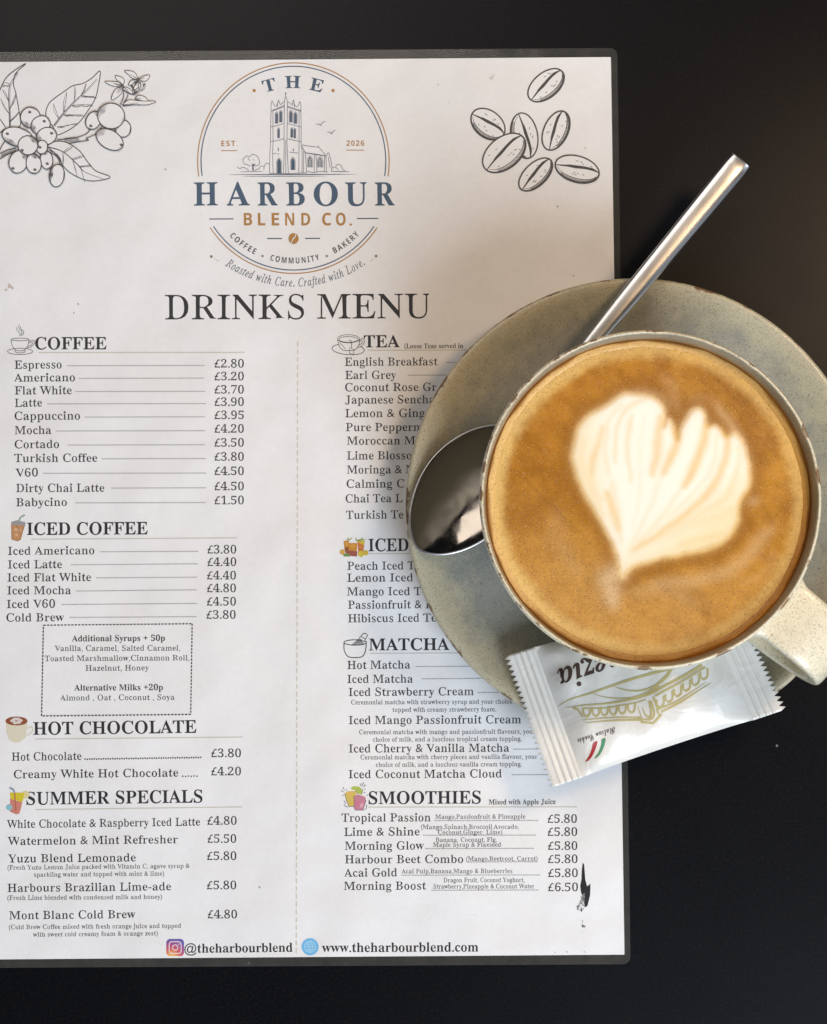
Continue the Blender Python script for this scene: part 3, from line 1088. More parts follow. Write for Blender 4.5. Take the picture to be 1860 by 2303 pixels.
leaf([(520, 910), (600, 860), (720, 870), (860, 960), (950, 1080), (1040, 1180), (1195, 1245), (1050, 1285), (920, 1275), (780, 1210), (690, 1130), (640, 1040), (590, 980)],
     [(530, 920), (680, 970), (820, 1090), (920, 1190), (1120, 1265)],
     [[(690, 970), (740, 930), (780, 910)], [(780, 1050), (860, 1020), (900, 1010)], [(860, 1130), (930, 1120), (980, 1110)], [(680, 980), (690, 1060), (680, 1120)], [(790, 1070), (820, 1160), (830, 1210)], [(880, 1160), (900, 1230), (910, 1270)]])
# stems
k.up()
for a_, b_ in (([(620, 840), (800, 820), (930, 780), (1010, 700), (1110, 670)], [(740, 885), (860, 860), (960, 845), (935, 825), (1030, 780), (1110, 690)]),):
    k.stroke(cM(*a_), 1.9, SK)
    k.stroke(cM(*b_), 1.9, SK)
for y in (800, 815, 830, 845):
    k.stroke(cM((700, y + 25), (860, y + 8)), 0.9, SK, sm=False)
k.stroke(cM((0, 1050), (80, 1000), (190, 960)), 2.2, SK)
k.stroke(cM((0, 990), (90, 950), (170, 930)), 2.2, SK)
k.stroke(cM((-5, 960), (30, 890), (60, 850)), 1.8, SK)
for i in range(12):
    k.stroke(cM((10 + i * 14, 1030 - i * 6), (26 + i * 14, 990 - i * 5)), 0.9, SK, sm=False)
k.stroke(cM((530, 970), (600, 1010), (640, 1060), (650, 1120)), 2.2, SK)
k.stroke(cM((540, 955), (620, 1000), (660, 1060), (665, 1110)), 1.4, SK)
# flower
for fl in ([(1330, 255), (1280, 215), (1140, 210), (1200, 250), (1270, 262)], [(1330, 250), (1350, 190), (1300, 155), (1250, 150), (1275, 205), (1310, 235)],
           [(1490, 180), (1470, 120), (1420, 95), (1350, 95), (1390, 130), (1430, 170)], [(1500, 185), (1560, 150), (1625, 140), (1600, 190), (1560, 205)],
           [(1320, 270), (1260, 290), (1220, 350), (1212, 410), (1270, 380), (1320, 330)], [(1490, 190), (1420, 200), (1395, 250), (1430, 240)],
           [(1500, 200), (1460, 260), (1440, 310), (1490, 280), (1520, 230)], [(1340, 270), (1360, 320), (1440, 350), (1410, 290)],
           [(1440, 350), (1500, 320), (1560, 290), (1575, 230), (1540, 280)], [(1470, 400), (1500, 360), (1570, 375), (1610, 425), (1530, 415)],
           [(1330, 470), (1400, 410), (1520, 420), (1690, 425), (1600, 460), (1450, 462)], [(1500, 200), (1545, 220), (1550, 280), (1515, 290)]):
    o = smooth_line(fl, 5, True)
    k.up(0.000003)
    k.poly(cM(*o), PAPC)
    k.up()
    k.stroke(cM(*o), 1.5, SK, closed=True, sm=False)
    cx_, cy_ = fl[0]
    tx_, ty_ = fl[len(fl) // 2]
    for j in (-1, 0, 1):
        k.stroke(cM((cx_ + j * 9, cy_ + j * 6), ((cx_ + tx_) / 2 + j * 12, (cy_ + ty_) / 2 + j * 8)), [1.6, 0.5], SK, sm=False)
for pts in ([(1420, 250), (1450, 300)], [(1430, 240), (1470, 330)], [(1520, 210), (1530, 280)], [(1350, 300), (1430, 350)], [(1330, 235), (1345, 275)]):
    k.stroke(cM(*pts), 2.2, SK, sm=False)
k.stroke(cM((1300, 465), (1340, 380), (1340, 300)), 1.7, SK)
k.stroke(cM((1330, 470), (1370, 400), (1390, 350)), 1.7, SK)


def berry(cx, cy, rx, ry, rot, side=200, eye=None):
    k.up(0.000006)
    o = k.ell(cx, cy, rx, ry, rot, 40)
    k.poly(cM(*o), PAPC)
    k.up()
    k.stroke(cM(*o), 2.5, SK, closed=True, sm=False)
    for j in range(5):
        sc_ = 0.92 - j * 0.085
        k.stroke(cM(*k.ell(cx, cy, rx * sc_, ry * sc_, rot, 10, side - 48 + j * 8, side + 48 - j * 7)), [0.4, 1.5, 0.4], SK, sm=False)
    k.stroke(cM(*k.ell(cx, cy, rx * .9, ry * .9, rot, 8, side + 150, side + 195)), [0.4, 1.1, 0.4], SK, sm=False)
    if eye:
        k.stroke(cM(*k.ell(eye[0], eye[1], 15, 11, 20, 14)), 1.5, SK, closed=True, sm=False)
        k.stroke(cM((eye[0] - 10, eye[1] + 3), (eye[0] + 12, eye[1] - 2)), 2.6, SK, sm=False)


berry(330, 600, 108, 112, 0, 120, (322, 540))
berry(440, 680, 110, 95, -35, 190, (480, 640))
berry(505, 800, 112, 92, -20, 180, (560, 770))
berry(1015, 630, 78, 105, 30, 270, (985, 690))
berry(1335, 720, 85, 92, 0, 200)
berry(1205, 582, 148, 138, 10, 200)
berry(1190, 838, 160, 100, 30, 190, (1315, 895))
berry(505, 1060, 68, 100, -5, 260, (512, 1100))
berry(200, 1080, 100, 125, 20, 300, (140, 1150))
berry(365, 1100, 82, 108, -8, 290, (378, 1165))
berry(190, 810, 170, 102, 14, 120, (80, 775))
berry(455, 920, 62, 74, 10, 180, (433, 922))
berry(303, 900, 108, 104, -15, 330, (240, 955))
berry(618, 1230, 80, 122, 8, 180)
k.build('branch_drawing', menu)

# ---- section icons
LINE = srgb(84, 84, 86)
k = Ink()
for e_ in ((140, 135, 63, 9), (140, 218, 88, 22)):
    k.stroke(cA(*k.ell(*e_)), 1.3, LINE, closed=True, sm=False)
for pts in ([(77, 135), (85, 175), (105, 205), (140, 215), (175, 205), (195, 175), (203, 135)], [(200, 152), (225, 140), (242, 148), (235, 170), (212, 188), (186, 192)],
            [(205, 160), (222, 152), (228, 158), (215, 175), (195, 182)], [(105, 205), (108, 222), (140, 229), (172, 222), (175, 205)], [(114, 48), (120, 70), (138, 90), (138, 112)], [(134, 32), (132, 55), (152, 80), (146, 110)], [(142, 45), (150, 65), (166, 82), (156, 108)]):
    k.stroke(cA(*pts), 1.3, LINE)
k.build('cup_icon', menu)
k = Ink()
k.poly(cB((80, 120), (172, 125), (142, 230), (122, 238), (82, 226)), srgb(186, 136, 92))
k.up()
k.poly(cB((78, 106), (120, 93), (178, 108), (175, 132), (130, 126), (80, 125)), srgb(150, 148, 150))
for q in ([(96, 150), (118, 143), (126, 166), (103, 172)], [(132, 150), (150, 156), (144, 178), (128, 170)], [(104, 186), (124, 184), (126, 204), (106, 206)]):
    k.poly(cB(*q), srgb(206, 168, 132))
for q in ([(80, 120), (82, 226), (122, 238), (142, 230), (172, 125)], [(110, 130), (135, 160), (140, 190)]):
    k.stroke(cB(*q), 1.1, srgb(110, 76, 56), sm=False)
k.stroke(cB((132, 100), (142, 74), (173, 56)), 3.2, srgb(128, 152, 140), sm=False)
k.build('iced_coffee_icon', menu)
k = Ink()
k.poly(cC((40, 105), (46, 180), (66, 232), (100, 248), (140, 246), (180, 210), (192, 110)), srgb(214, 207, 184))
k.up()
k.stroke(cC((190, 150), (222, 140), (226, 170), (190, 200)), 2.6, srgb(214, 207, 184))
k.poly(cC(*k.ell(115, 98, 77, 31)), srgb(140, 80, 52))
k.up()
for x, y in ((88, 96), (104, 84), (124, 84), (142, 94), (130, 108), (106, 110)):
    k.poly(cC(*k.ell(x, y, 17, 11, nseg=12)), srgb(212, 200, 192))
k.build('hot_chocolate_icon', menu)
c1 = crop(10, 1760, 0.03722)
k = Ink()
k.poly(c1(*k.ell(1270, 730, 240, 240, nseg=20)), srgb(214, 204, 150))
k.up()
k.poly(c1((340, 600), (1200, 620), (1150, 1000), (1080, 1180), (360, 1000)), srgb(206, 190, 50))
k.up()
k.poly(c1((350, 960), (700, 1110), (1080, 1160), (1000, 1540), (900, 1880), (720, 1930), (330, 1760)), srgb(202, 128, 112))
k.up()
k.stroke(c1((310, 310), (520, 420), (600, 580)), 4.2, srgb(130, 150, 168))
k.stroke(c1((610, 600), (640, 1000), (690, 1720)), 3.0, srgb(176, 104, 84))
for i in range(6):
    a_ = i * math.pi / 6
    k.stroke(c1((290 - 190 * math.cos(a_), 1500 - 190 * math.sin(a_)), (290 + 190 * math.cos(a_), 1500 + 190 * math.sin(a_))), 3.0, srgb(140, 188, 196), sm=False)
k.build('summer_drink_icon', menu)
k = Ink()
for e_ in ((190, 182, 106, 40), (190, 188, 92, 28)):
    k.stroke(cD(*k.ell(*e_)), 1.2, LINE, closed=True, sm=False)
k.stroke(cD(*k.ell(187, 285, 158, 52, 4, 40, -40, 235)), 1.6, LINE, sm=False)
for pts in ([(85, 190), (96, 245), (130, 288), (200, 298), (262, 285), (294, 232), (297, 180)], [(290, 200), (325, 180), (345, 205), (325, 250), (270, 268)], [(290, 215), (318, 200), (322, 225), (285, 248)], [(195, 200), (216, 205), (220, 275)]):
    k.stroke(cD(*pts), 1.4, LINE)
k.stroke(cD((205, 268), (246, 288), (240, 332), (200, 325)), 1.5, LINE, closed=True, sm=False)
for j in range(7):
    k.stroke(cD((100 + j * 8, 215 + j * 9), (112 + j * 8, 225 + j * 9)), 1.0, LINE, sm=False)
k.build('tea_cup_icon', menu)
c2 = crop(740, 1200, 0.06912)
k = Ink()
for pts, col in (([(470, 240), (650, 225), (650, 545), (510, 565)], (192, 138, 62)), ([(930, 240), (1165, 235), (1115, 585), (950, 610)], (196, 116, 58)), ([(640, 310), (930, 310), (905, 570), (650, 545)], (198, 138, 52)),
                 ([(520, 450), (640, 440), (640, 560), (515, 560)], (140, 86, 44)), ([(520, 560), (690, 545), (925, 580), (910, 745), (720, 735), (540, 640)], (154, 84, 74)), ([(950, 240), (1160, 230), (1140, 370), (1000, 330)], (206, 176, 64)),
                 ([(455, 665), (640, 640), (690, 750), (475, 745)], (112, 140, 72))):
    k.poly(c2(*pts), srgb(*col))
    k.up()
for x, y, r, col in ((1040, 660, 105, (206, 186, 66)), (1195, 625, 85, (204, 172, 62)), (430, 600, 85, (204, 160, 76)), (780, 400, 70, (204, 150, 64)), (570, 330, 55, (206, 150, 70)), (1030, 440, 50, (206, 130, 70))):
    k.poly(c2(*k.ell(x, y, r, r, nseg=16)), srgb(*col))
k.up()
for pts in ([(600, 130), (680, 215)], [(740, 130), (680, 210)], [(560, 200), (640, 210)], [(870, 130), (890, 250)], [(1090, 130), (1040, 215), (890, 225)], [(1190, 190), (1080, 205)]):
    k.stroke(c2(*pts), [1.5, 4.5, 2.0], srgb(138, 156, 70), sm=False)
k.build('iced_tea_icon', menu)
k = Ink()
k.stroke(cE(*k.ell(205, 920, 88, 21)), 1.8, INK, closed=True, sm=False)
k.stroke(cE((117, 925), (120, 985), (150, 1030), (205, 1038), (258, 1030), (284, 988), (291, 925)), 2.0, INK)
for j in range(9):
    k.stroke(cE((232 + j * 4.5, 892 + j * 3), (176 + j * 11, 942)), 1.0, INK, sm=False)
k.up()
k.poly(cE((236, 888), (268, 850), (300, 864), (274, 914)), PAPC)
k.up()
k.stroke(cE((236, 888), (268, 850), (284, 848), (302, 862), (274, 914)), 1.8, INK, closed=True, sm=False)
k.stroke(cE((246, 872), (284, 892)), 1.6, INK, sm=False)
k.build('matcha_bowl_icon', menu)
c3 = crop(760, 1750, 0.04608)
k = Ink()
for pts, col in (([(620, 500), (760, 395), (1040, 420), (1150, 520), (1200, 640), (1150, 800), (960, 760), (880, 600), (660, 560)], (172, 186, 84)),
                 ([(330, 760), (460, 650), (890, 630), (900, 820), (790, 900), (780, 1390), (540, 1390)], (208, 182, 92)),
                 ([(780, 870), (1000, 800), (1340, 920), (1370, 1080), (1220, 1570), (850, 1560), (790, 1450)], (194, 128, 146)),
                 ([(850, 1120), (1010, 1080), (1060, 1300), (880, 1420)], (200, 118, 140)), ([(1080, 1260), (1240, 1200), (1220, 1420), (1100, 1450)], (214, 164, 176)), ([(420, 740), (640, 680), (700, 860), (480, 900)], (216, 178, 96))):
    k.poly(c3(*pts), srgb(*col))
    k.up()
for pts in ([(330, 760), (430, 1120), (540, 1390), (780, 1380)], [(780, 870), (790, 1450), (850, 1560), (1220, 1570), (1370, 1080)], [(880, 600), (960, 760)], [(1230, 520), (1150, 800)]):
    k.stroke(c3(*pts), 1.4, srgb(112, 104, 96), sm=False)
for pts in ([(240, 440), (330, 600)], [(160, 610), (320, 690)], [(430, 540), (440, 620)], [(230, 860), (310, 820)], [(300, 1100), (400, 1290)], [(300, 1300), (400, 1400), (520, 1410)], [(1250, 220), (1180, 400)], [(1100, 280), (1150, 420)],
            [(1350, 330), (1240, 440)], [(1340, 520), (1290, 560)], [(1330, 680), (1240, 740)], [(1460, 820), (1400, 860)], [(1400, 1300), (1400, 1480), (1260, 1580)]):
    k.stroke(c3(*pts), [2.6, 1.0], srgb(150, 146, 156), sm=False)
k.build('smoothie_icon', menu)

# social icon: rounded square with a colour blend, and the globe
k = Ink()
x0, y0, w, h = 374.0, 2111.8, 40.0, 38.6
N = 22
pts, cols, fs, idx = [], [], [], {}
for j in range(N + 1):
    for i in range(N + 1):
        u, v_ = i / N, j / N
        dx, dy = max(abs(u - .5) - .28, 0), max(abs(v_ - .5) - .28, 0)
        rr = math.hypot(dx, dy)
        if rr > .22:
            s_ = .22 / rr
            u = .5 + math.copysign(.28 + dx * s_, u - .5) if abs(u - .5) > .28 else u
            v_ = .5 + math.copysign(.28 + dy * s_, v_ - .5) if abs(v_ - .5) > .28 else v_
        d_ = math.hypot(u - .3, v_ - 1.05)
        stops = [(0.0, (232, 196, 96)), (.25, (226, 160, 84)), (.5, (204, 92, 100)), (.75, (166, 82, 136)), (1.0, (104, 94, 168)), (1.3, (90, 92, 176))]
        c_ = stops[-1][1]
        for (a0, ca), (a1, cb) in zip(stops, stops[1:]):
            if d_ <= a1:
                t = (d_ - a0) / (a1 - a0)
                c_ = tuple(ca[q] + (cb[q] - ca[q]) * t for q in range(3))
                break
        pts.append((x0 + u * w, y0 + v_ * h))
        cols.append(srgb(*c_))
for j in range(N):
    for i in range(N):
        a_ = j * (N + 1) + i
        fs.append((a_, a_ + 1, a_ + N + 2, a_ + N + 1))
k.tri(pts, fs, cols)
k.up()
WHT = srgb(224, 206, 214)
cx, cy = x0 + w / 2, y0 + h / 2
rs = []
for q in range(4):
    sx, sy = ((1, 1), (-1, 1), (-1, -1), (1, -1))[q]
    for j in range(7):
        a_ = math.radians(90 * q + j * 15)
        rs.append((cx + sx * 7.2 + 6.2 * math.cos(a_), cy + sy * 7.0 + 6.2 * math.sin(a_)))
k.stroke(rs, 2.3, WHT, closed=True, sm=False)
k.stroke(k.ell(cx, cy, 6.0, 6.0, nseg=28), 2.2, WHT, closed=True, sm=False)
k.poly(k.ell(cx + 8.0, cy - 7.6, 1.5, 1.5, nseg=10), WHT)
k.build('camera_icon', menu)
k = Ink()
cx, cy, r = 697.4, 2129.3, 19.2
k.poly(k.ell(cx, cy, r, r), srgb(112, 182, 224))
k.up()
LB = srgb(184, 220, 242)
k.stroke(k.ell(cx, cy, 12.5, 12.5), 1.1, LB, closed=True, sm=False)
k.stroke(k.ell(cx, cy, 5.5, 12.5), 1.0, LB, closed=True, sm=False)
for d_ in (-6, 0, 6):
    hw = math.sqrt(12.5 ** 2 - d_ * d_)
    k.stroke([(cx - hw, cy + d_), (cx + hw, cy + d_)], 1.0, LB, sm=False)
k.stroke([(cx, cy - 12.5), (cx, cy + 12.5)], 1.0, LB, sm=False)
k.build('globe_icon', menu)

# ---- scuffs, black smear and specks on the sheet
k = Ink()
k.z = 0.00016
BLK = srgb(28, 28, 30)
k.poly(cH((1652, 580), (1660, 590), (1664, 640), (1668, 690), (1680, 735), (1702, 718), (1699, 790), (1682, 860), (1664, 872), (1660, 830), (1640, 770), (1636, 730), (1644, 690), (1646, 630)), BLK)
rr_ = random.Random(3)
for i in range(46):
    t = rr_.random()
    x, y = 1655 - 55 * t * rr_.random() + rr_.uniform(-6, 8), 780 + 110 * t
    s_ = rr_.uniform(2, 6)
    k.poly(cH((x, y), (x + s_, y - s_ * 2), (x + s_ * 1.4, y + s_), (x + s_ * .5, y + s_ * 2.2)), srgb(*[rr_.choice((60, 110, 150))] * 3))
k.build('ink_smear', menu)
k = Ink()
k.z = 0.00016
k.poly(cH((1644, 986), (1652, 982), (1660, 990), (1669, 991), (1665, 1001), (1655, 998), (1648, 1003)), srgb(104, 106, 110))
k.build('speck', menu)
k = Ink()
k.z = 0.00016
k.poly(cH((1646, 958), (1651, 955), (1652, 966), (1648, 970)), srgb(140, 142, 146))
k.build('speck', menu)
for x, y, r_, g in ((1470, 1163, 2.2, 110), (1550, 1161, 2.4, 100), (1662, 1160, 2.0, 110), (950, 920, 2.0, 170), (1650, 1030, 1.6, 150), (1652, 1072, 1.5, 150)):
    k = Ink()
    k.z = 0.00016
    k.poly(cH(*k.ell(x, y, r_ * 1.6, r_, nseg=8)), srgb(g, g, g))
    k.build('speck', menu)
for x, y, r_, col in ((1254, 464, 1.5, (130, 122, 112)), (1105, 176, 3.0, (204, 198, 188)), (1110, 171, 2.0, (208, 202, 194)), (1316, 333, 2.2, (208, 204, 198)), (22, 643, 4.0, (196, 184, 172)), (14, 652, 2.6, (200, 190, 178)),
                      (28, 648, 2.2, (180, 164, 150)), (584, 1996, 1.7, (150, 150, 148)), (372, 381, 1.6, (150, 146, 142)), (176, 684, 1.5, (130, 126, 120)), (166, 704, 1.3, (140, 134, 128)),
                      (986, 190, 2.0, (208, 205, 200)), (1010, 230, 1.6, (208, 205, 202)), (1290, 620, 1.4, (150, 138, 120))):
    k = Ink()
    k.z = 0.00016
    o = k.ell(x, y, r_ * 1.3, r_, rr_.uniform(0, 180), 10)
    k.poly([(px + rr_.uniform(-.3, .3) * r_, py + rr_.uniform(-.3, .3) * r_) for px, py in o], srgb(*col))
    k.build('speck', menu)


# ------------------------------------------------------------------ lathe
def lathe(name, prof, cx, cy, z0, mat_, parent, seg=128, wear=None, jit=0.0):
    """prof: (radius, z) mm from the axis out and round; wear: colour per profile point"""
    pr = [(r / 1000, z / 1000) for r, z in prof]
    m = len(pr)
    vv, ff, cc = [], [], []
    for i in range(seg):
        a_ = 2 * math.pi * i / seg
        wob = 1 + jit * (0.6 * math.sin(2 * a_ + 1.0) + 0.4 * math.sin(3 * a_ + 0.3))
        for j, (r, z) in enumerate(pr):
            vv.append((cx + r * wob * math.cos(a_), cy + r * wob * math.sin(a_), z0 + z))
            cc.append((*wear[j], 1.0) if wear else (0, 0, 0, 1))
    for i in range(seg):
        q = (i + 1) % seg
        for j in range(m - 1):
            ff.append((i * m + j, q * m + j, q * m + j + 1, i * m + j + 1))
    o = link(name, vv, ff, mat_, parent, True, cc, 'wear')
    return o


def dense(prof, wear, k_=4):
    P = smooth_line(prof, k_)
    Wv = []
    for i in range(len(P)):
        t = i / k_
        a_ = int(min(t, len(wear) - 1))
        b_ = min(a_ + 1, len(wear) - 1)
        f = t - a_
        Wv.append(tuple(wear[a_][q] * (1 - f) + wear[b_][q] * f for q in range(3)))
    return P, Wv


# ------------------------------------------------------------------ saucer
sx, sy, _ = at(1431, 1139, 0.017)
saucer = empty('saucer', (sx, sy, 0.0007))
tag(saucer, 'speckled grey green stoneware saucer with a worn brown rim under the coffee cup', 'saucer')
g, e0, cr_ = (0, 0, 0), (.55, .62, 0), (.35, 0, 0)
sp_ = [(0, 4.4), (20, 4.4), (34, 4.6), (40, 5.2), (50, 7.4), (58, 9.6), (63.5, 12.2), (67.5, 15.2), (70.6, 17.6), (72.6, 18.5), (73.8, 18.2),
       (74.1, 17.2), (73.2, 15.4), (68, 11.8), (58, 6.4), (46, 3.0), (42, 2.4), (41, 0.2), (39, 0.2), (38, 1.8), (0, 2.0)]
sw = [(.06, 0, 0), (.0, 0, 0), (0, 0, 0), (0, 0, 0), (.05, 0, 0), (.12, 0, 0), (.30, 0, 0), (.46, 0, 0), (.60, .10, 0), (.6, .30, 0), (.6, .44, 0),
      (.6, .44, 0), (.5, .3, 0), (.3, 0, 0), g, g, g, g, g, g, g]
P_, W_ = dense(sp_, sw)
lathe('dish', P_, sx, sy, 0.0007, m_saucer, saucer, 160, W_, 0.002)

# ------------------------------------------------------------------ cup
ux, uy, _ = at(1463, 1121.5, 0.067)
CZ0 = 0.0051
cup = empty('coffee_cup', (ux, uy, CZ0))
tag(cup, 'cream and grey glazed stoneware cup standing on the saucer, its handle towards the lower right', 'cup')
cp = [(0, 0.8), (18, 0.8), (21, 0.0), (24, 0.0), (26, 1.2), (30, 5.5), (33, 13), (38, 23), (42.8, 34), (46.5, 45), (48.6, 55), (49.7, 60.6), (49.8, 61.7),
      (49.4, 62.5), (49.0, 62.7), (48.6, 62.4), (48.3, 61.2), (47.95, 59.2), (47.4, 56.0), (45.4, 50), (42, 40), (37, 26), (28, 12), (14, 5), (0, 4.2)]
ex = (.62, 0, 0)
cw = [ex] * 10 + [(.78, .1, 0), (.85, .3, 0), (.8, .42, 0), (.75, .44, 0), (.5, .40, 0), (.2, .32, .0), (.0, .15, .05), (0, .06, .34), (0, 0, .85), (0, 0, .8)] + [(0, 0, .6)] * 5
P_, W_ = dense(cp, cw)
lathe('body', P_, ux, uy, CZ0, m_cup, cup, 160, W_, 0.003)
# handle: a flat strap looped out towards the lower right
hd = Vector((0.767, -0.641, 0)).normalized()
hs = Vector((-hd.y, hd.x, 0))
path = smooth_line([(48.9, 57.0), (51, 57.3), (56, 57.6), (62, 57.2), (67.5, 55.2), (71.2, 51), (72.4, 45.5), (70.6, 39), (66, 33.5), (59, 29.5), (51, 27.5), (41.6, 26.5)], 5)
NS = 32
vv, ff, cc = [], [], []
PP = np.array(path)
TT = np.gradient(PP, axis=0)
for i in range(len(PP)):
    t = TT[i] / np.hypot(*TT[i])
    nn = np.array([-t[1], t[0]])
    f = i / (len(PP) - 1)
    hw = 10.0 + 1.6 * max(0, 1 - f * 9) - 0.5 * math.sin(math.pi * f)
    ht = 2.5 + 0.9 * max(0, 1 - f * 9)
    for j in range(NS):
        a_ = 2 * math.pi * j / NS
        ca, sa = math.cos(a_), math.sin(a_)
        ex_ = 0.2
        w_ = hw * math.copysign(abs(ca) ** ex_, ca)
        h_ = ht * math.copysign(abs(sa) ** 0.4, sa) * (1 - 0.10 * abs(ca))
        r_, z_ = PP[i][0] + nn[0] * h_, PP[i][1] + nn[1] * h_
        p = Vector((ux, uy, CZ0)) + hd * (r_ / 1000) + hs * (w_ / 1000) + Vector((0, 0, z_ / 1000))
        vv.append(p)
        edge = abs(ca) > 0.8
        cc.append((.62 + .2 * edge, .30 if edge and .3 < f < .55 else .05, 0, 1))
for i in range(len(PP) - 1):
    for j in range(NS):
        q = (j + 1) % NS
        ff.append((i * NS + j, i * NS + q, (i + 1) * NS + q, (i + 1) * NS + j))
link('handle', vv, ff, m_cup, cup, True, cc, 'wear')

# ------------------------------------------------------------------ coffee with latte art
FZ = CZ0 + 0.0572
FR = 0.0467
cF = crop(1240, 840, 0.28802)
NG = 340
gx = np.linspace(-FR, FR, NG)
X, Y = np.meshgrid(gx, gx)
X, Y = X.ravel(), Y.ravel()


def to_xy(pts):
    return np.array([at(p[0], p[1], FZ)[:2] for p in pts]) - np.array([ux, uy])


def seg_dist(line, wid=None):
    d = np.full(X.shape, 9.0)
    tt = np.zeros(X.shape)
    m = len(line) - 1
    for i in range(m):
        a_, b_ = line[i], line[i + 1]
        e = b_ - a_
        L2 = max((e ** 2).sum(), 1e-12)
        t = np.clip(((X - a_[0]) * e[0] + (Y - a_[1]) * e[1]) / L2, 0, 1)
        dd = np.hypot(X - a_[0] - t * e[0], Y - a_[1] - t * e[1])
        up_ = dd < d
        d = np.where(up_, dd, d)
        tt = np.where(up_, (i + t) / m, tt)
    return d, tt


def in_poly(pl):
    c_ = np.zeros(X.shape, bool)
    m = len(pl)
    for i in range(m):
        a_, b_ = pl[i], pl[(i + 1) % m]
        cnd = (a_[1] > Y) != (b_[1] > Y)
        if abs(b_[1] - a_[1]) > 1e-12:
            xi = (b_[0] - a_[0]) * (Y - a_[1]) / (b_[1] - a_[1]) + a_[0]
            c_ ^= cnd & (X < xi)
    return c_


def sstep(a_, b_, x):
    t = np.clip((x - a_) / (b_ - a_), 0, 1)
    return t * t * (3 - 2 * t)


def fbm(x, y, scale, seed, octs=4):
    r = np.random.default_rng(seed)
    out = np.zeros_like(x)
    amp, tot = 1.0, 0
    for o in range(octs):
        G = r.random((64, 64))
        fx, fy = (x * scale * 2 ** o) % 63, (y * scale * 2 ** o) % 63
        ix, iy = fx.astype(int), fy.astype(int)
        tx, ty = fx - ix, fy - iy
        tx, ty = tx * tx * (3 - 2 * tx), ty * ty * (3 - 2 * ty)
        v_ = G[ix, iy] * (1 - tx) * (1 - ty) + G[ix + 1, iy] * tx * (1 - ty) + G[ix, iy + 1] * (1 - tx) * ty + G[ix + 1, iy + 1] * tx * ty
        out += v_ * amp
        tot += amp
        amp *= 0.55
    return out / tot


heart = smooth_line([(540, 1600), (515, 1560), (512, 1475), (470, 1340), (425, 1210), (330, 1080), (240, 930), (195, 790), (170, 660), (180, 530),
                     (240, 400), (340, 310), (440, 260), (520, 195), (620, 158), (760, 170), (850, 230), (885, 290), (885, 400), (905, 352), (930, 345), (955, 400), (975, 500), (1000, 440), (1050, 350), (1100, 275), (1150, 258), (1195, 290),
                     (1212, 380), (1230, 410), (1275, 398), (1320, 425), (1360, 480), (1400, 470), (1425, 450), (1460, 480), (1495, 540), (1522, 640), (1550, 760), (1530, 880), (1470, 985), (1450, 1080),
                     (1450, 1160), (1400, 1265), (1280, 1350), (1120, 1400), (950, 1430), (780, 1470), (640, 1520), (575, 1560)], 4, True)
hx = to_xy(cF(*heart))
X0, Y0 = X, Y
X = X0 + (fbm(X0 + 1, Y0 + 1, 120, 5, 3) - .5) * 0.0022          # the pour has drifted a little
Y = Y0 + (fbm(X0 + 1, Y0 + 1, 120, 6, 3) - .5) * 0.0022
dh, _ = seg_dist(np.vstack([hx, hx[:1]]))
sd = np.where(in_poly(hx), dh, -dh)


def soften(f, sig):
    """Gaussian blur on the grid, sig in cells"""
    r_ = int(3 * sig)
    kx = np.exp(-0.5 * (np.arange(-r_, r_ + 1) / sig) ** 2)
    kx /= kx.sum()
    g_ = np.pad(f.reshape(NG, NG), r_, mode='edge')
    g_ = np.apply_along_axis(lambda q: np.convolve(q, kx, 'valid'), 0, g_)
    return np.apply_along_axis(lambda q: np.convolve(q, kx, 'valid'), 1, g_).ravel()


milk = sstep(-0.0009, 0.0012, sd)
milk = .80 * soften(milk, 1.2) + .20 * soften(milk, 5.0)
tint = np.zeros_like(X)


def vein(pts, w, s, t0=0.0):
    global milk
    ln = to_xy(cF(*smooth_line(pts, 5)))
    d, t = seg_dist(ln)
    ww = w * 0.28802 * mm_per_px(FZ)
    prof_ = np.sin(np.pi * np.clip(t * 0.86 + 0.07, 0, 1)) ** 0.5
    k_ = np.exp(-(d / (ww * 0.62 * (0.35 + 0.65 * prof_))) ** 2) * s
    return k_


crem = np.zeros_like(X)
for pts, w, s in (([(405, 420), (365, 560), (320, 720), (310, 820)], 34, .55), ([(740, 190), (610, 260), (530, 390), (500, 520), (490, 720)], 22, .45), ([(640, 320), (603, 480), (595, 640), (615, 860)], 24, .45),
                  ([(850, 330), (846, 450), (832, 600), (790, 800)], 50, .62), ([(970, 430), (978, 520), (930, 640), (868, 780)], 44, .72), ([(1212, 400), (1180, 560), (1100, 740), (1035, 870)], 54, .78),
                  ([(1345, 430), (1380, 540), (1340, 700), (1270, 880), (1180, 1000), (1040, 1120), (870, 1240), (640, 1390)], 46, .66), ([(1400, 1040), (1300, 1120), (1050, 1210), (760, 1330)], 60, .22),
                  ([(1330, 1260), (1200, 1300), (1000, 1340)], 40, .25), ([(430, 930), (490, 1080), (535, 1220)], 46, .66), ([(300, 780), (330, 930), (430, 1010)], 40, .28),
                  ([(560, 250), (450, 380), (420, 620), (440, 800)], 26, .3), ([(720, 300), (700, 560), (690, 860), (640, 1200)], 22, .16), ([(930, 640), (820, 900), (700, 1180), (600, 1420)], 30, .22),
                  ([(1030, 860), (900, 1060), (740, 1260), (600, 1440)], 34, .26), ([(1290, 480), (1260, 700), (1120, 930), (900, 1130)], 26, .26), ([(1460, 560), (1450, 760), (1340, 980), (1120, 1140), (800, 1310)], 36, .34),
                  ([(250, 520), (240, 700), (300, 900), (420, 1120)], 40, .22), ([(470, 860), (520, 1080), (545, 1320)], 36, .3)):
    crem = np.maximum(crem, vein(pts, w * 1.25, s))
crem = soften(crem, 1.6)
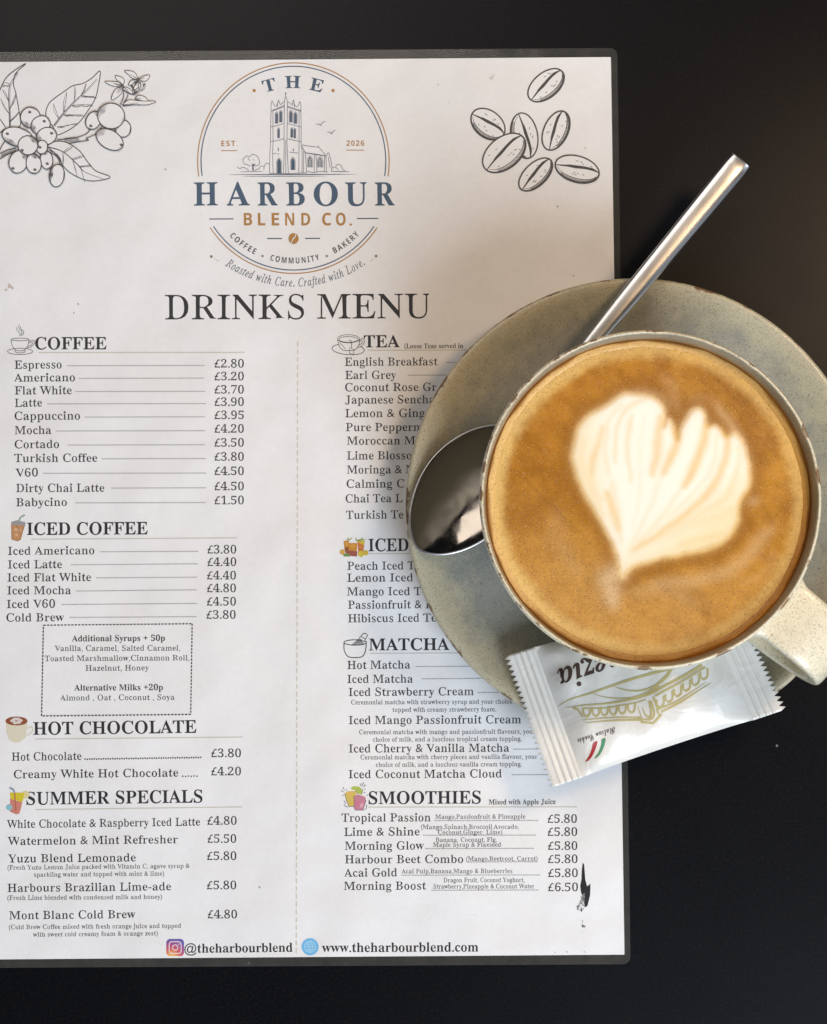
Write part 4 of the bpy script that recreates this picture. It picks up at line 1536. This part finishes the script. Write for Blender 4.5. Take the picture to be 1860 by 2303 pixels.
wisp = np.zeros_like(X)
for pts, w, s in (([(1730, 1210), (1600, 1340), (1450, 1500), (1250, 1590), (1050, 1640), (800, 1640)], 80, .34), ([(1540, 1005), (1600, 990)], 60, .42), ([(545, 1560), (470, 1580), (450, 1640), (490, 1790)], 130, .72), ([(860, 20), (930, 100), (990, 260)], 60, .22),
                  ([(1730, 1400), (1650, 1560), (1500, 1640)], 50, .16), ([(1300, 250), (1400, 380), (1470, 520)], 46, .5), ([(600, 1700), (900, 1690), (1100, 1800)], 90, .16), ([(200, 1560), (60, 1300), (40, 1100)], 120, .12),
                  ([(660, 130), (850, 170), (930, 260)], 40, .28), ([(1100, 180), (1250, 200), (1350, 300)], 70, .12)):
    wisp = np.maximum(wisp, vein(pts, w, s))
wisp = soften(wisp, 3)
X, Y = X0, Y0
R_ = np.hypot(X, Y) / FR
n_big = fbm(X + 2, Y + 3, 70, 11)
n_mid = fbm(X + 2, Y + 3, 240, 12)
n_str = fbm((X - Y) * 0.4 + 3, (X + Y) * 1.2 + 3, 170, 14)
lin = lambda c_: np.array(srgb(*c_)[:3])
darkc, midc, tanc, edgec, mlk, mlk2 = lin((146, 92, 8)), lin((194, 134, 34)), lin((208, 158, 84)), lin((234, 198, 122)), lin((250, 246, 230)), lin((240, 220, 164))
f1 = sstep(.24, .76, n_big * .35 + n_str * .40 + n_mid * .25)[:, None]
base = darkc * (1 - f1) + midc * f1
# calmer, paler foam away from the pour (lower left) and at the edge
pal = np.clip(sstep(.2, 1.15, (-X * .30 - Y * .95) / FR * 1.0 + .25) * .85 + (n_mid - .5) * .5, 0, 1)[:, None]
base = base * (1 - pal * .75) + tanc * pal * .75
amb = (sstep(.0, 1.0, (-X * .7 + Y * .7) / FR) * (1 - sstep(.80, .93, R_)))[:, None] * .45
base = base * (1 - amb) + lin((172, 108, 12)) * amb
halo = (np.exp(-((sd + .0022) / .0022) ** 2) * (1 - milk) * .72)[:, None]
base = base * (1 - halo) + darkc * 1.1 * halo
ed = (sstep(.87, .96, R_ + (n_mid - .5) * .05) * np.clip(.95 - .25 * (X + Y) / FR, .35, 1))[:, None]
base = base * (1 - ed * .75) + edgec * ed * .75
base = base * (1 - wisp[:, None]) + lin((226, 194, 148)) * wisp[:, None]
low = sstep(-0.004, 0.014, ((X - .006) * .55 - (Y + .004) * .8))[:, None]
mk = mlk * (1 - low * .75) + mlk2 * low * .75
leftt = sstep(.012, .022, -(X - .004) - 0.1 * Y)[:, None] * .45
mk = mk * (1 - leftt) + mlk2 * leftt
vc = lin((232, 190, 104))
cv = np.clip(crem * 0.95, 0, 1)[:, None]
mk = mk * (1 - cv) + vc * cv
m_ = milk[:, None]
vc = lin((232, 190, 104))
mid_ = 4 * m_ * (1 - m_)
colr = base * (1 - m_) + mk * m_
colr = colr * (1 - mid_ * .45) + vc * mid_ * .45
stem = np.clip(m_, 0, 1)
keep = np.hypot(X, Y) <= FR * 1.0001
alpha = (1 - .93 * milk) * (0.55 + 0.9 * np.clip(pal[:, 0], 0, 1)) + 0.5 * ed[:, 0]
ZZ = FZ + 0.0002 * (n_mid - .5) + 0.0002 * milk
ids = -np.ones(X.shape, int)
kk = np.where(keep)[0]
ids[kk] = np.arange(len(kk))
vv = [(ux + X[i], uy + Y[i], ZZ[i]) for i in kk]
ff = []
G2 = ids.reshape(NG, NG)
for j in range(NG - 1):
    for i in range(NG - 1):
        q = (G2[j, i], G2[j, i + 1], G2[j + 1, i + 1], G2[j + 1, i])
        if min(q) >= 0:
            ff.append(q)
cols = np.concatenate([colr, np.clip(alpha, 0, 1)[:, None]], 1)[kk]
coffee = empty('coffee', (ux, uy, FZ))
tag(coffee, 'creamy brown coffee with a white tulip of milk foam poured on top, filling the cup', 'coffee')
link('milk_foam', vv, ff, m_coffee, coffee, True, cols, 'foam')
# foam that clings to the wall: a soft ring, slightly raised
vv, ff, cc = [], [], []
sg = 240
for i in range(sg):
    a_ = 2 * math.pi * i / sg
    j_ = 0.0004 * math.sin(7 * a_ + 1) + 0.0003 * math.sin(17 * a_) + 0.0002 * math.sin(31 * a_ + 2)
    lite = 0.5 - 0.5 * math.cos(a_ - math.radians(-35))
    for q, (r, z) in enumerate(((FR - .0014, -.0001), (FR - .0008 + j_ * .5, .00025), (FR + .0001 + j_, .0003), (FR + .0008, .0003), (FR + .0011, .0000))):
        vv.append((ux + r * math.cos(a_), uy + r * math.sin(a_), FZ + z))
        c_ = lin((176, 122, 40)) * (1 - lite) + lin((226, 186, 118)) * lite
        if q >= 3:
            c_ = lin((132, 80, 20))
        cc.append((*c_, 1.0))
for i in range(sg):
    j = (i + 1) % sg
    for q in range(4):
        ff.append((i * 5 + q, j * 5 + q, j * 5 + q + 1, i * 5 + q + 1))
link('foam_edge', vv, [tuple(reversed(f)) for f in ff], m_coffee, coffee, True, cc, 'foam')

# ------------------------------------------------------------------ spoon
spoon = empty('spoon', (*at(1051, 1093)[:2], 0.012))
tag(spoon, 'steel coffee spoon on the saucer, its handle sticking out past the cup', 'spoon')
AX = Vector((-0.6426, -0.7664, 0))      # from the handle towards the tip of the bowl
SD = Vector((0.7664, -0.6426, 0))
bc = Vector(at(1056, 1101, 0.0205))
L1, WB, DEP = 0.0250, 0.0154, 0.0030
NU, NV = 44, 33
vv, ff = [], []


def bowl_w(s):
    s = max(-1, min(1, s))
    w_ = WB * ((1 - s ** 1.8) ** 0.58 if s > 0 else (1 - abs(s) ** 2.0) ** 0.6)
    if s < 0:
        w_ = max(w_, 0.0030)
    return w_


for layer in (0, 1):
    for i in range(NU + 1):
        s = -1 + 2 * i / NU
        s = math.copysign(1 - (1 - abs(s)) ** 1.35, s)
        w_ = bowl_w(s)
        for j in range(NV + 1):
            t = -1 + 2 * j / NV
            t_ = math.sin(t * math.pi / 2)
            depth = DEP * (1 - min(1, abs(s)) ** 2.4) * (1 - abs(t_) ** 2.3)
            p = bc + AX * (s * L1) + SD * (t_ * w_)
            tilt = 0.0018 * s
            z = bc.z - depth + tilt + 0.0007 * (abs(t_) ** 8) * (1 - abs(s)) - (0.0009 if layer else 0)
            vv.append((p.x, p.y, z))
m = (NU + 1) * (NV + 1)
for i in range(NU):
    for j in range(NV):
        a_ = i * (NV + 1) + j
        ff.append((a_, a_ + 1, a_ + NV + 2, a_ + NV + 1))
        ff.append((m + a_ + NV + 1, m + a_ + NV + 2, m + a_ + 1, m + a_))
for i in range(NU):
    for j in (0, NV):
        a_ = i * (NV + 1) + j
        ff.append((a_, a_ + NV + 1, m + a_ + NV + 1, m + a_))
for j in range(NV):
    for i in (0, NU):
        a_ = i * (NV + 1) + j
        ff.append((a_, a_ + 1, m + a_ + 1, m + a_))
bo = link('bowl', vv, ff, m_bowl, spoon, True)
# rounded rim of the bowl
vv, ff = [], []
NR, NQ = 120, 8
ring = []
for i in range(NR):
    a_ = 2 * math.pi * i / NR
    s = math.cos(a_)
    ring.append(bc + AX * (s * L1) + SD * (math.copysign(bowl_w(s), math.sin(a_))) + Vector((0, 0, 0.0018 * s)))
for i in range(NR):
    tg = (ring[(i + 1) % NR] - ring[i - 1])
    tg.z = 0
    tg.normalize()
    nr = Vector((tg.y, -tg.x, 0))
    for j in range(NQ):
        a_ = 2 * math.pi * j / NQ
        vv.append(ring[i] + nr * (0.00042 * math.cos(a_)) + Vector((0, 0, 0.00042 * math.sin(a_))))
for i in range(NR):
    for j in range(NQ):
        q = (i + 1) % NR
        ff.append((i * NQ + j, i * NQ + (j + 1) % NQ, q * NQ + (j + 1) % NQ, q * NQ + j))
ro = link('rim', vv, ff, m_steel, spoon, True)
ro.parent = bo
# handle
tip = Vector(at(1664, 364, 0.0275))
neck = bc - AX * (L1 * 0.96)
neck.z = bc.z - 0.0014
NH = 40
prof = [(-1.0, -.85), (-1.0, .15), (-.93, .58), (-.78, .84), (-.42, .97), (0, 1.0), (.36, .95), (.58, .84), (.84, .42), (.97, 0), (1.0, -.85)]
vv, ff = [], []
mp_ = len(prof)
hdir = (tip - neck)
hh = Vector((hdir.x, hdir.y, 0)).normalized()
side = Vector((-hh.y, hh.x, 0))          # left of the handle seen from above
for i in range(NH + 1):
    f = i / NH
    p = neck + hdir * f
    p.z = neck.z + (tip.z - neck.z) * f + 0.0030 * math.sin(math.pi * f) * (1 - f)
    hw = np.interp(f, [0, .08, .25, .5, .85, .97, .995, 1], [.0028, .0020, .0024, .00315, .00375, .0039, .0038, .0035])
    th = np.interp(f, [0, .1, .5, .95, 1], [.0010, .0014, .0014, .0013, .0009])
    if f > .985:
        p = p + hh * 0.0006 * (f - .985) / .015
    for a_, b_ in prof:
        dome = 0.0
        vv.append(tuple(p - side * (a_ * hw) + Vector((0, 0, b_ * th))))
for i in range(NH):
    for j in range(mp_):
        q = (j + 1) % mp_
        ff.append((i * mp_ + j, i * mp_ + q, (i + 1) * mp_ + q, (i + 1) * mp_ + j))
ff.append(tuple(range(mp_)))
ff.append(tuple(reversed(range(NH * mp_, (NH + 1) * mp_))))
ho = link('handle', vv, ff, m_steel, spoon, True)
for o in (bo, ho):
    md = o.modifiers.new('bevel', 'BEVEL')
    md.width = 0.00025
    md.segments = 2
    md.limit_method = 'ANGLE'
    md.angle_limit = math.radians(50)

# ------------------------------------------------------------------ wrapped cookie
pk = empty('cookie_packet', (*at(1445, 1540)[:2], 0.014))
tag(pk, 'small white wrapped cookie packet with crimped zigzag ends, leaning on the saucer edge', 'packet')
QTL, QBL, QBR, QTR = (1139, 1475), (1243, 1771), (1763, 1597), (1634, 1316)
ZT, ZB = 0.0195, 0.0226


def pq(u, v_):
    """pixel of a point of the packet; u along it, v across from the cup outwards"""
    x = (1 - u) * ((1 - v_) * QTL[0] + v_ * QBL[0]) + u * ((1 - v_) * QTR[0] + v_ * QBR[0])
    y = (1 - u) * ((1 - v_) * QTL[1] + v_ * QBL[1]) + u * ((1 - v_) * QTR[1] + v_ * QBR[1])
    return x, y


def seam_z(u, v_):
    return ZT + (ZB - ZT) * v_ + 0.0008 * math.sin(3.0 * u + 1.0) * v_


U0, U1 = 0.128, 0.868


def swell(u, v_):
    if u <= U0 or u >= U1:
        return 0.0
    t = (u - U0) / (U1 - U0)
    a_ = min(1.0, t / .15, (1 - t) / .15)
    a_ = math.sin(a_ * math.pi / 2)
    e = max(0.0, 1 - abs(2 * v_ - 1) ** 3.2) ** 0.8
    w_ = 1 + .08 * math.sin(9 * u + 4 * v_) + .05 * math.sin(23 * u - 9 * v_) + .03 * math.sin(41 * u + 17 * v_)
    # pulled creases running in from the seals
    cr_ = (.20 * math.exp(-t * 9) + .20 * math.exp(-(1 - t) * 9)) * math.sin(v_ * 21 + 1.5 * math.sin(5 * v_))
    return 0.0050 * a_ * e * w_ * (1 + cr_ * 1.25)


def packet_top(u, v_):
    return seam_z(u, v_) + swell(u, v_)


def fold(u, v_):
    """crumple at the outer corner of each seal"""
    return 0.0006 * math.exp(-((u - .22) / .05) ** 2) * math.exp(-((v_ - .93) / .06) ** 2)


NU, NV = 96, 48
vv, ff = [], []
for sgn in (1, -1):
    for i in range(NU + 1):
        u = U0 + (U1 - U0) * i / NU
        for j in range(NV + 1):
            v_ = j / NV
            # the long sides draw in a little where the packet is full
            vs = .5 + (v_ - .5) * (1 - .030 * math.sin(math.pi * i / NU) ** .5)
            z = seam_z(u, v_) + sgn * swell(u, v_) * (1 if sgn > 0 else .62) + (fold(u, v_) if sgn > 0 else 0)
            x, y, _ = at(*pq(u, vs), z)
            vv.append((x, y, z))
m = (NU + 1) * (NV + 1)
for i in range(NU):
    for j in range(NV):
        a_ = i * (NV + 1) + j
        ff.append((a_, a_ + NV + 1, a_ + NV + 2, a_ + 1)[::-1])
        ff.append((m + a_, m + a_ + NV + 1, m + a_ + NV + 2, m + a_ + 1))
link('pouch', vv, [f[::-1] for f in ff], m_wrap, pk, True)
NT = 25


def seal(ua, ub, teeth_at):
    vv, ff = [], []
    NC = 30
    nv = NT * 2
    for i in range(NC + 1):
        f = i / NC
        u = ua + (ub - ua) * f
        for j in range(nv + 1):
            v_ = j / nv
            u_ = u
            if i == NC and teeth_at:
                u_ = u + (ub - ua) / abs(ub - ua) * (0.0245 if j % 2 else 0.0)
            # pressed ridges run across the packet
            rg = 0.00042 * (math.sin(f * math.pi * 2 * 4.2) if .12 < f < .86 else 0)
            z = seam_z(u, v_) + rg + 0.0003 * math.sin(v_ * 9 + ua * 20) * f
            x, y, _ = at(*pq(u_, v_), z)
            vv.append((x, y, z))
    for i in range(NC):
        for j in range(nv):
            a_ = i * (nv + 1) + j
            if i == NC - 1:
                # triangles that make the saw-toothed cut
                ff.append((a_, a_ + 1, a_ + nv + 2, a_ + nv + 1))
            else:
                ff.append((a_, a_ + 1, a_ + nv + 2, a_ + nv + 1))
    o = link('crimped_end', vv, ff, m_wrap, pk, True)
    # all faces up
    me = o.data
    if me.polygons[0].normal.z < 0:
        me.flip_normals()
    md = o.modifiers.new('film', 'SOLIDIFY')
    md.thickness = 0.00025
    md.offset = -1
    return o


seal(U0, 0.012, True)
seal(U1, 0.988, True)

inv_cache = {}


def uv_of(px, py):
    u, v_ = 0.5, 0.5
    for _ in range(8):
        x, y = pq(u, v_)
        e = 1e-4
        xu, yu = pq(u + e, v_)
        xv, yv = pq(u, v_ + e)
        a_, b_, c_, d_ = (xu - x) / e, (xv - x) / e, (yu - y) / e, (yv - y) / e
        det = a_ * d_ - b_ * c_
        dx, dy = px - x, py - y
        u += (d_ * dx - b_ * dy) / det
        v_ += (-c_ * dx + a_ * dy) / det
    return u, v_


def on_packet(px, py, dz):
    u, vs = uv_of(px, py)
    t = min(1, max(0, (u - U0) / (U1 - U0)))
    v_ = .5 + (vs - .5) / (1 - .030 * math.sin(math.pi * t) ** .5)
    z = seam_z(u, v_) + swell(u, v_) + fold(u, v_) + dz
    return at(px, py, z)


cP = crop(1220, 1480, 0.23041)
k = Ink(on_packet)
k.z = 0.00012

BRN = srgb(74, 56, 52)
# reads upside down: from the right to the left
p_start, p_end = cP((1053, -184), (130, 118))
text(k, 'Venezia', p_start, p_end, 'italic_bold', BRN, cap=50)
k.build('lettering', pk)
k = Ink(on_packet)
k.z = 0.00012
p_start, p_end = cP((705, 672), (338, 792))
text(k, 'Italian Cookie', p_start, p_end, 'script', BRN, cap=15.5)
k.build('lettering', pk)
GB = srgb(192, 180, 124)
k = Ink(on_packet)
k.z = 0.00012


def gs(pts, w, kk_=8):
    k.stroke(cP(*pts), w, GB, k=kk_)


gs([(150, 475), (270, 405), (480, 340), (800, 230), (1050, 155), (1290, 92)], [0.8, 2.6, 4.2, 5.4, 6.4, 6.8])
gs([(700, 275), (780, 305), (900, 322), (1020, 305), (1120, 260), (1210, 180), (1262, 100)], [0.6, 2.6, 3.8, 5.0, 7.5, 6.0])
gs([(490, 345), (600, 380), (760, 395), (900, 380), (1050, 325), (1140, 270)], [0.6, 2.0, 2.6, 3.4, 5.5])
gs([(225, 485), (290, 478), (400, 462), (600, 447), (760, 424), (900, 398), (1080, 338), (1200, 268), (1400, 165), (1560, 68)], [0.6, 2.0, 3.4, 4.6, 5.0, 5.4, 6.4, 7.0])
gs([(400, 492), (620, 488), (760, 464), (900, 440), (1010, 405)], [3.0, 2.6, 2.6])
gs([(1100, 372), (1250, 290), (1420, 195), (1590, 88)], 4.2)
gs([(300, 490), (345, 505), (395, 575)], [4.5, 4.5, 3.5])
for x, y in ((432, 488), (522, 484), (606, 478), (692, 470), (780, 460), (870, 448)):
    gs([(x - 34, y), (x - 30, y + 55), (x, y + 84), (x + 30, y + 60), (x + 36, y)], [4.6, 3.8, 4.6, 3.8, 4.6], 5)
for x, y in ((1150, 392), (1236, 340), (1320, 286), (1408, 232), (1494, 178), (1578, 120)):
    gs([(x - 36, y + 18), (x - 30, y + 68), (x, y + 88), (x + 34, y + 56), (x + 34, y - 18)], [4.8, 3.8, 4.6, 3.8, 4.8], 5)
gs([(385, 606), (470, 598), (700, 582), (960, 582)], [0.5, 2.5, 3.4])
gs([(415, 635), (480, 628), (700, 610), (980, 603)], [0.5, 2.6, 4.4])
gs([(1085, 380), (1120, 480), (1128, 540)], 5.0)
gs([(1128, 540), (1160, 556)], 4.5)
gs([(1165, 552), (1085, 636)], 5.0)
gs([(1085, 636), (962, 624)], 5.0)
gs([(1040, 420), (1062, 520), (1050, 575), (1010, 560), (975, 480)], [4, 4.6, 4.6, 3.4, 1.0])
gs([(930, 470), (965, 570), (985, 605)], [1.0, 2.4, 3.0])
gs([(1062, 420), (1092, 540), (1060, 598), (990, 598)], [4.5, 4.5, 4.0, 2.5])
gs([(1130, 500), (1300, 428), (1450, 335), (1600, 235)], [4.2, 3.6, 2.0, 0.6])
gs([(1160, 528), (1350, 430), (1500, 335), (1650, 240)], [4.8, 4.4, 2.6, 0.6])
k.build('bridge_drawing', pk)
for pts, col in (([(618, 788), (580, 795), (572, 850), (548, 920), (508, 980), (548, 958), (592, 888)], srgb(82, 146, 108)), ([(538, 816), (497, 828), (482, 885), (455, 955), (420, 1013), (462, 988), (506, 918)], srgb(172, 52, 56))):
    k = Ink(on_packet)
    k.z = 0.00012
    k.poly(cP(*smooth_line(pts, 4, True)), col)
    o = k.build('flag_stripe', pk)
    for f in (o,):
        f['label'] = 'green flag stripe' if col[1] > col[0] else 'red flag stripe'
for o in list(pk.children):
    if o.name.startswith(('lettering', 'bridge', 'flag')):
        o.data.materials.clear()
        o.data.materials.append(m_wink)
bpy.data.objects.remove(_fo)
bpy.data.curves.remove(_fc)
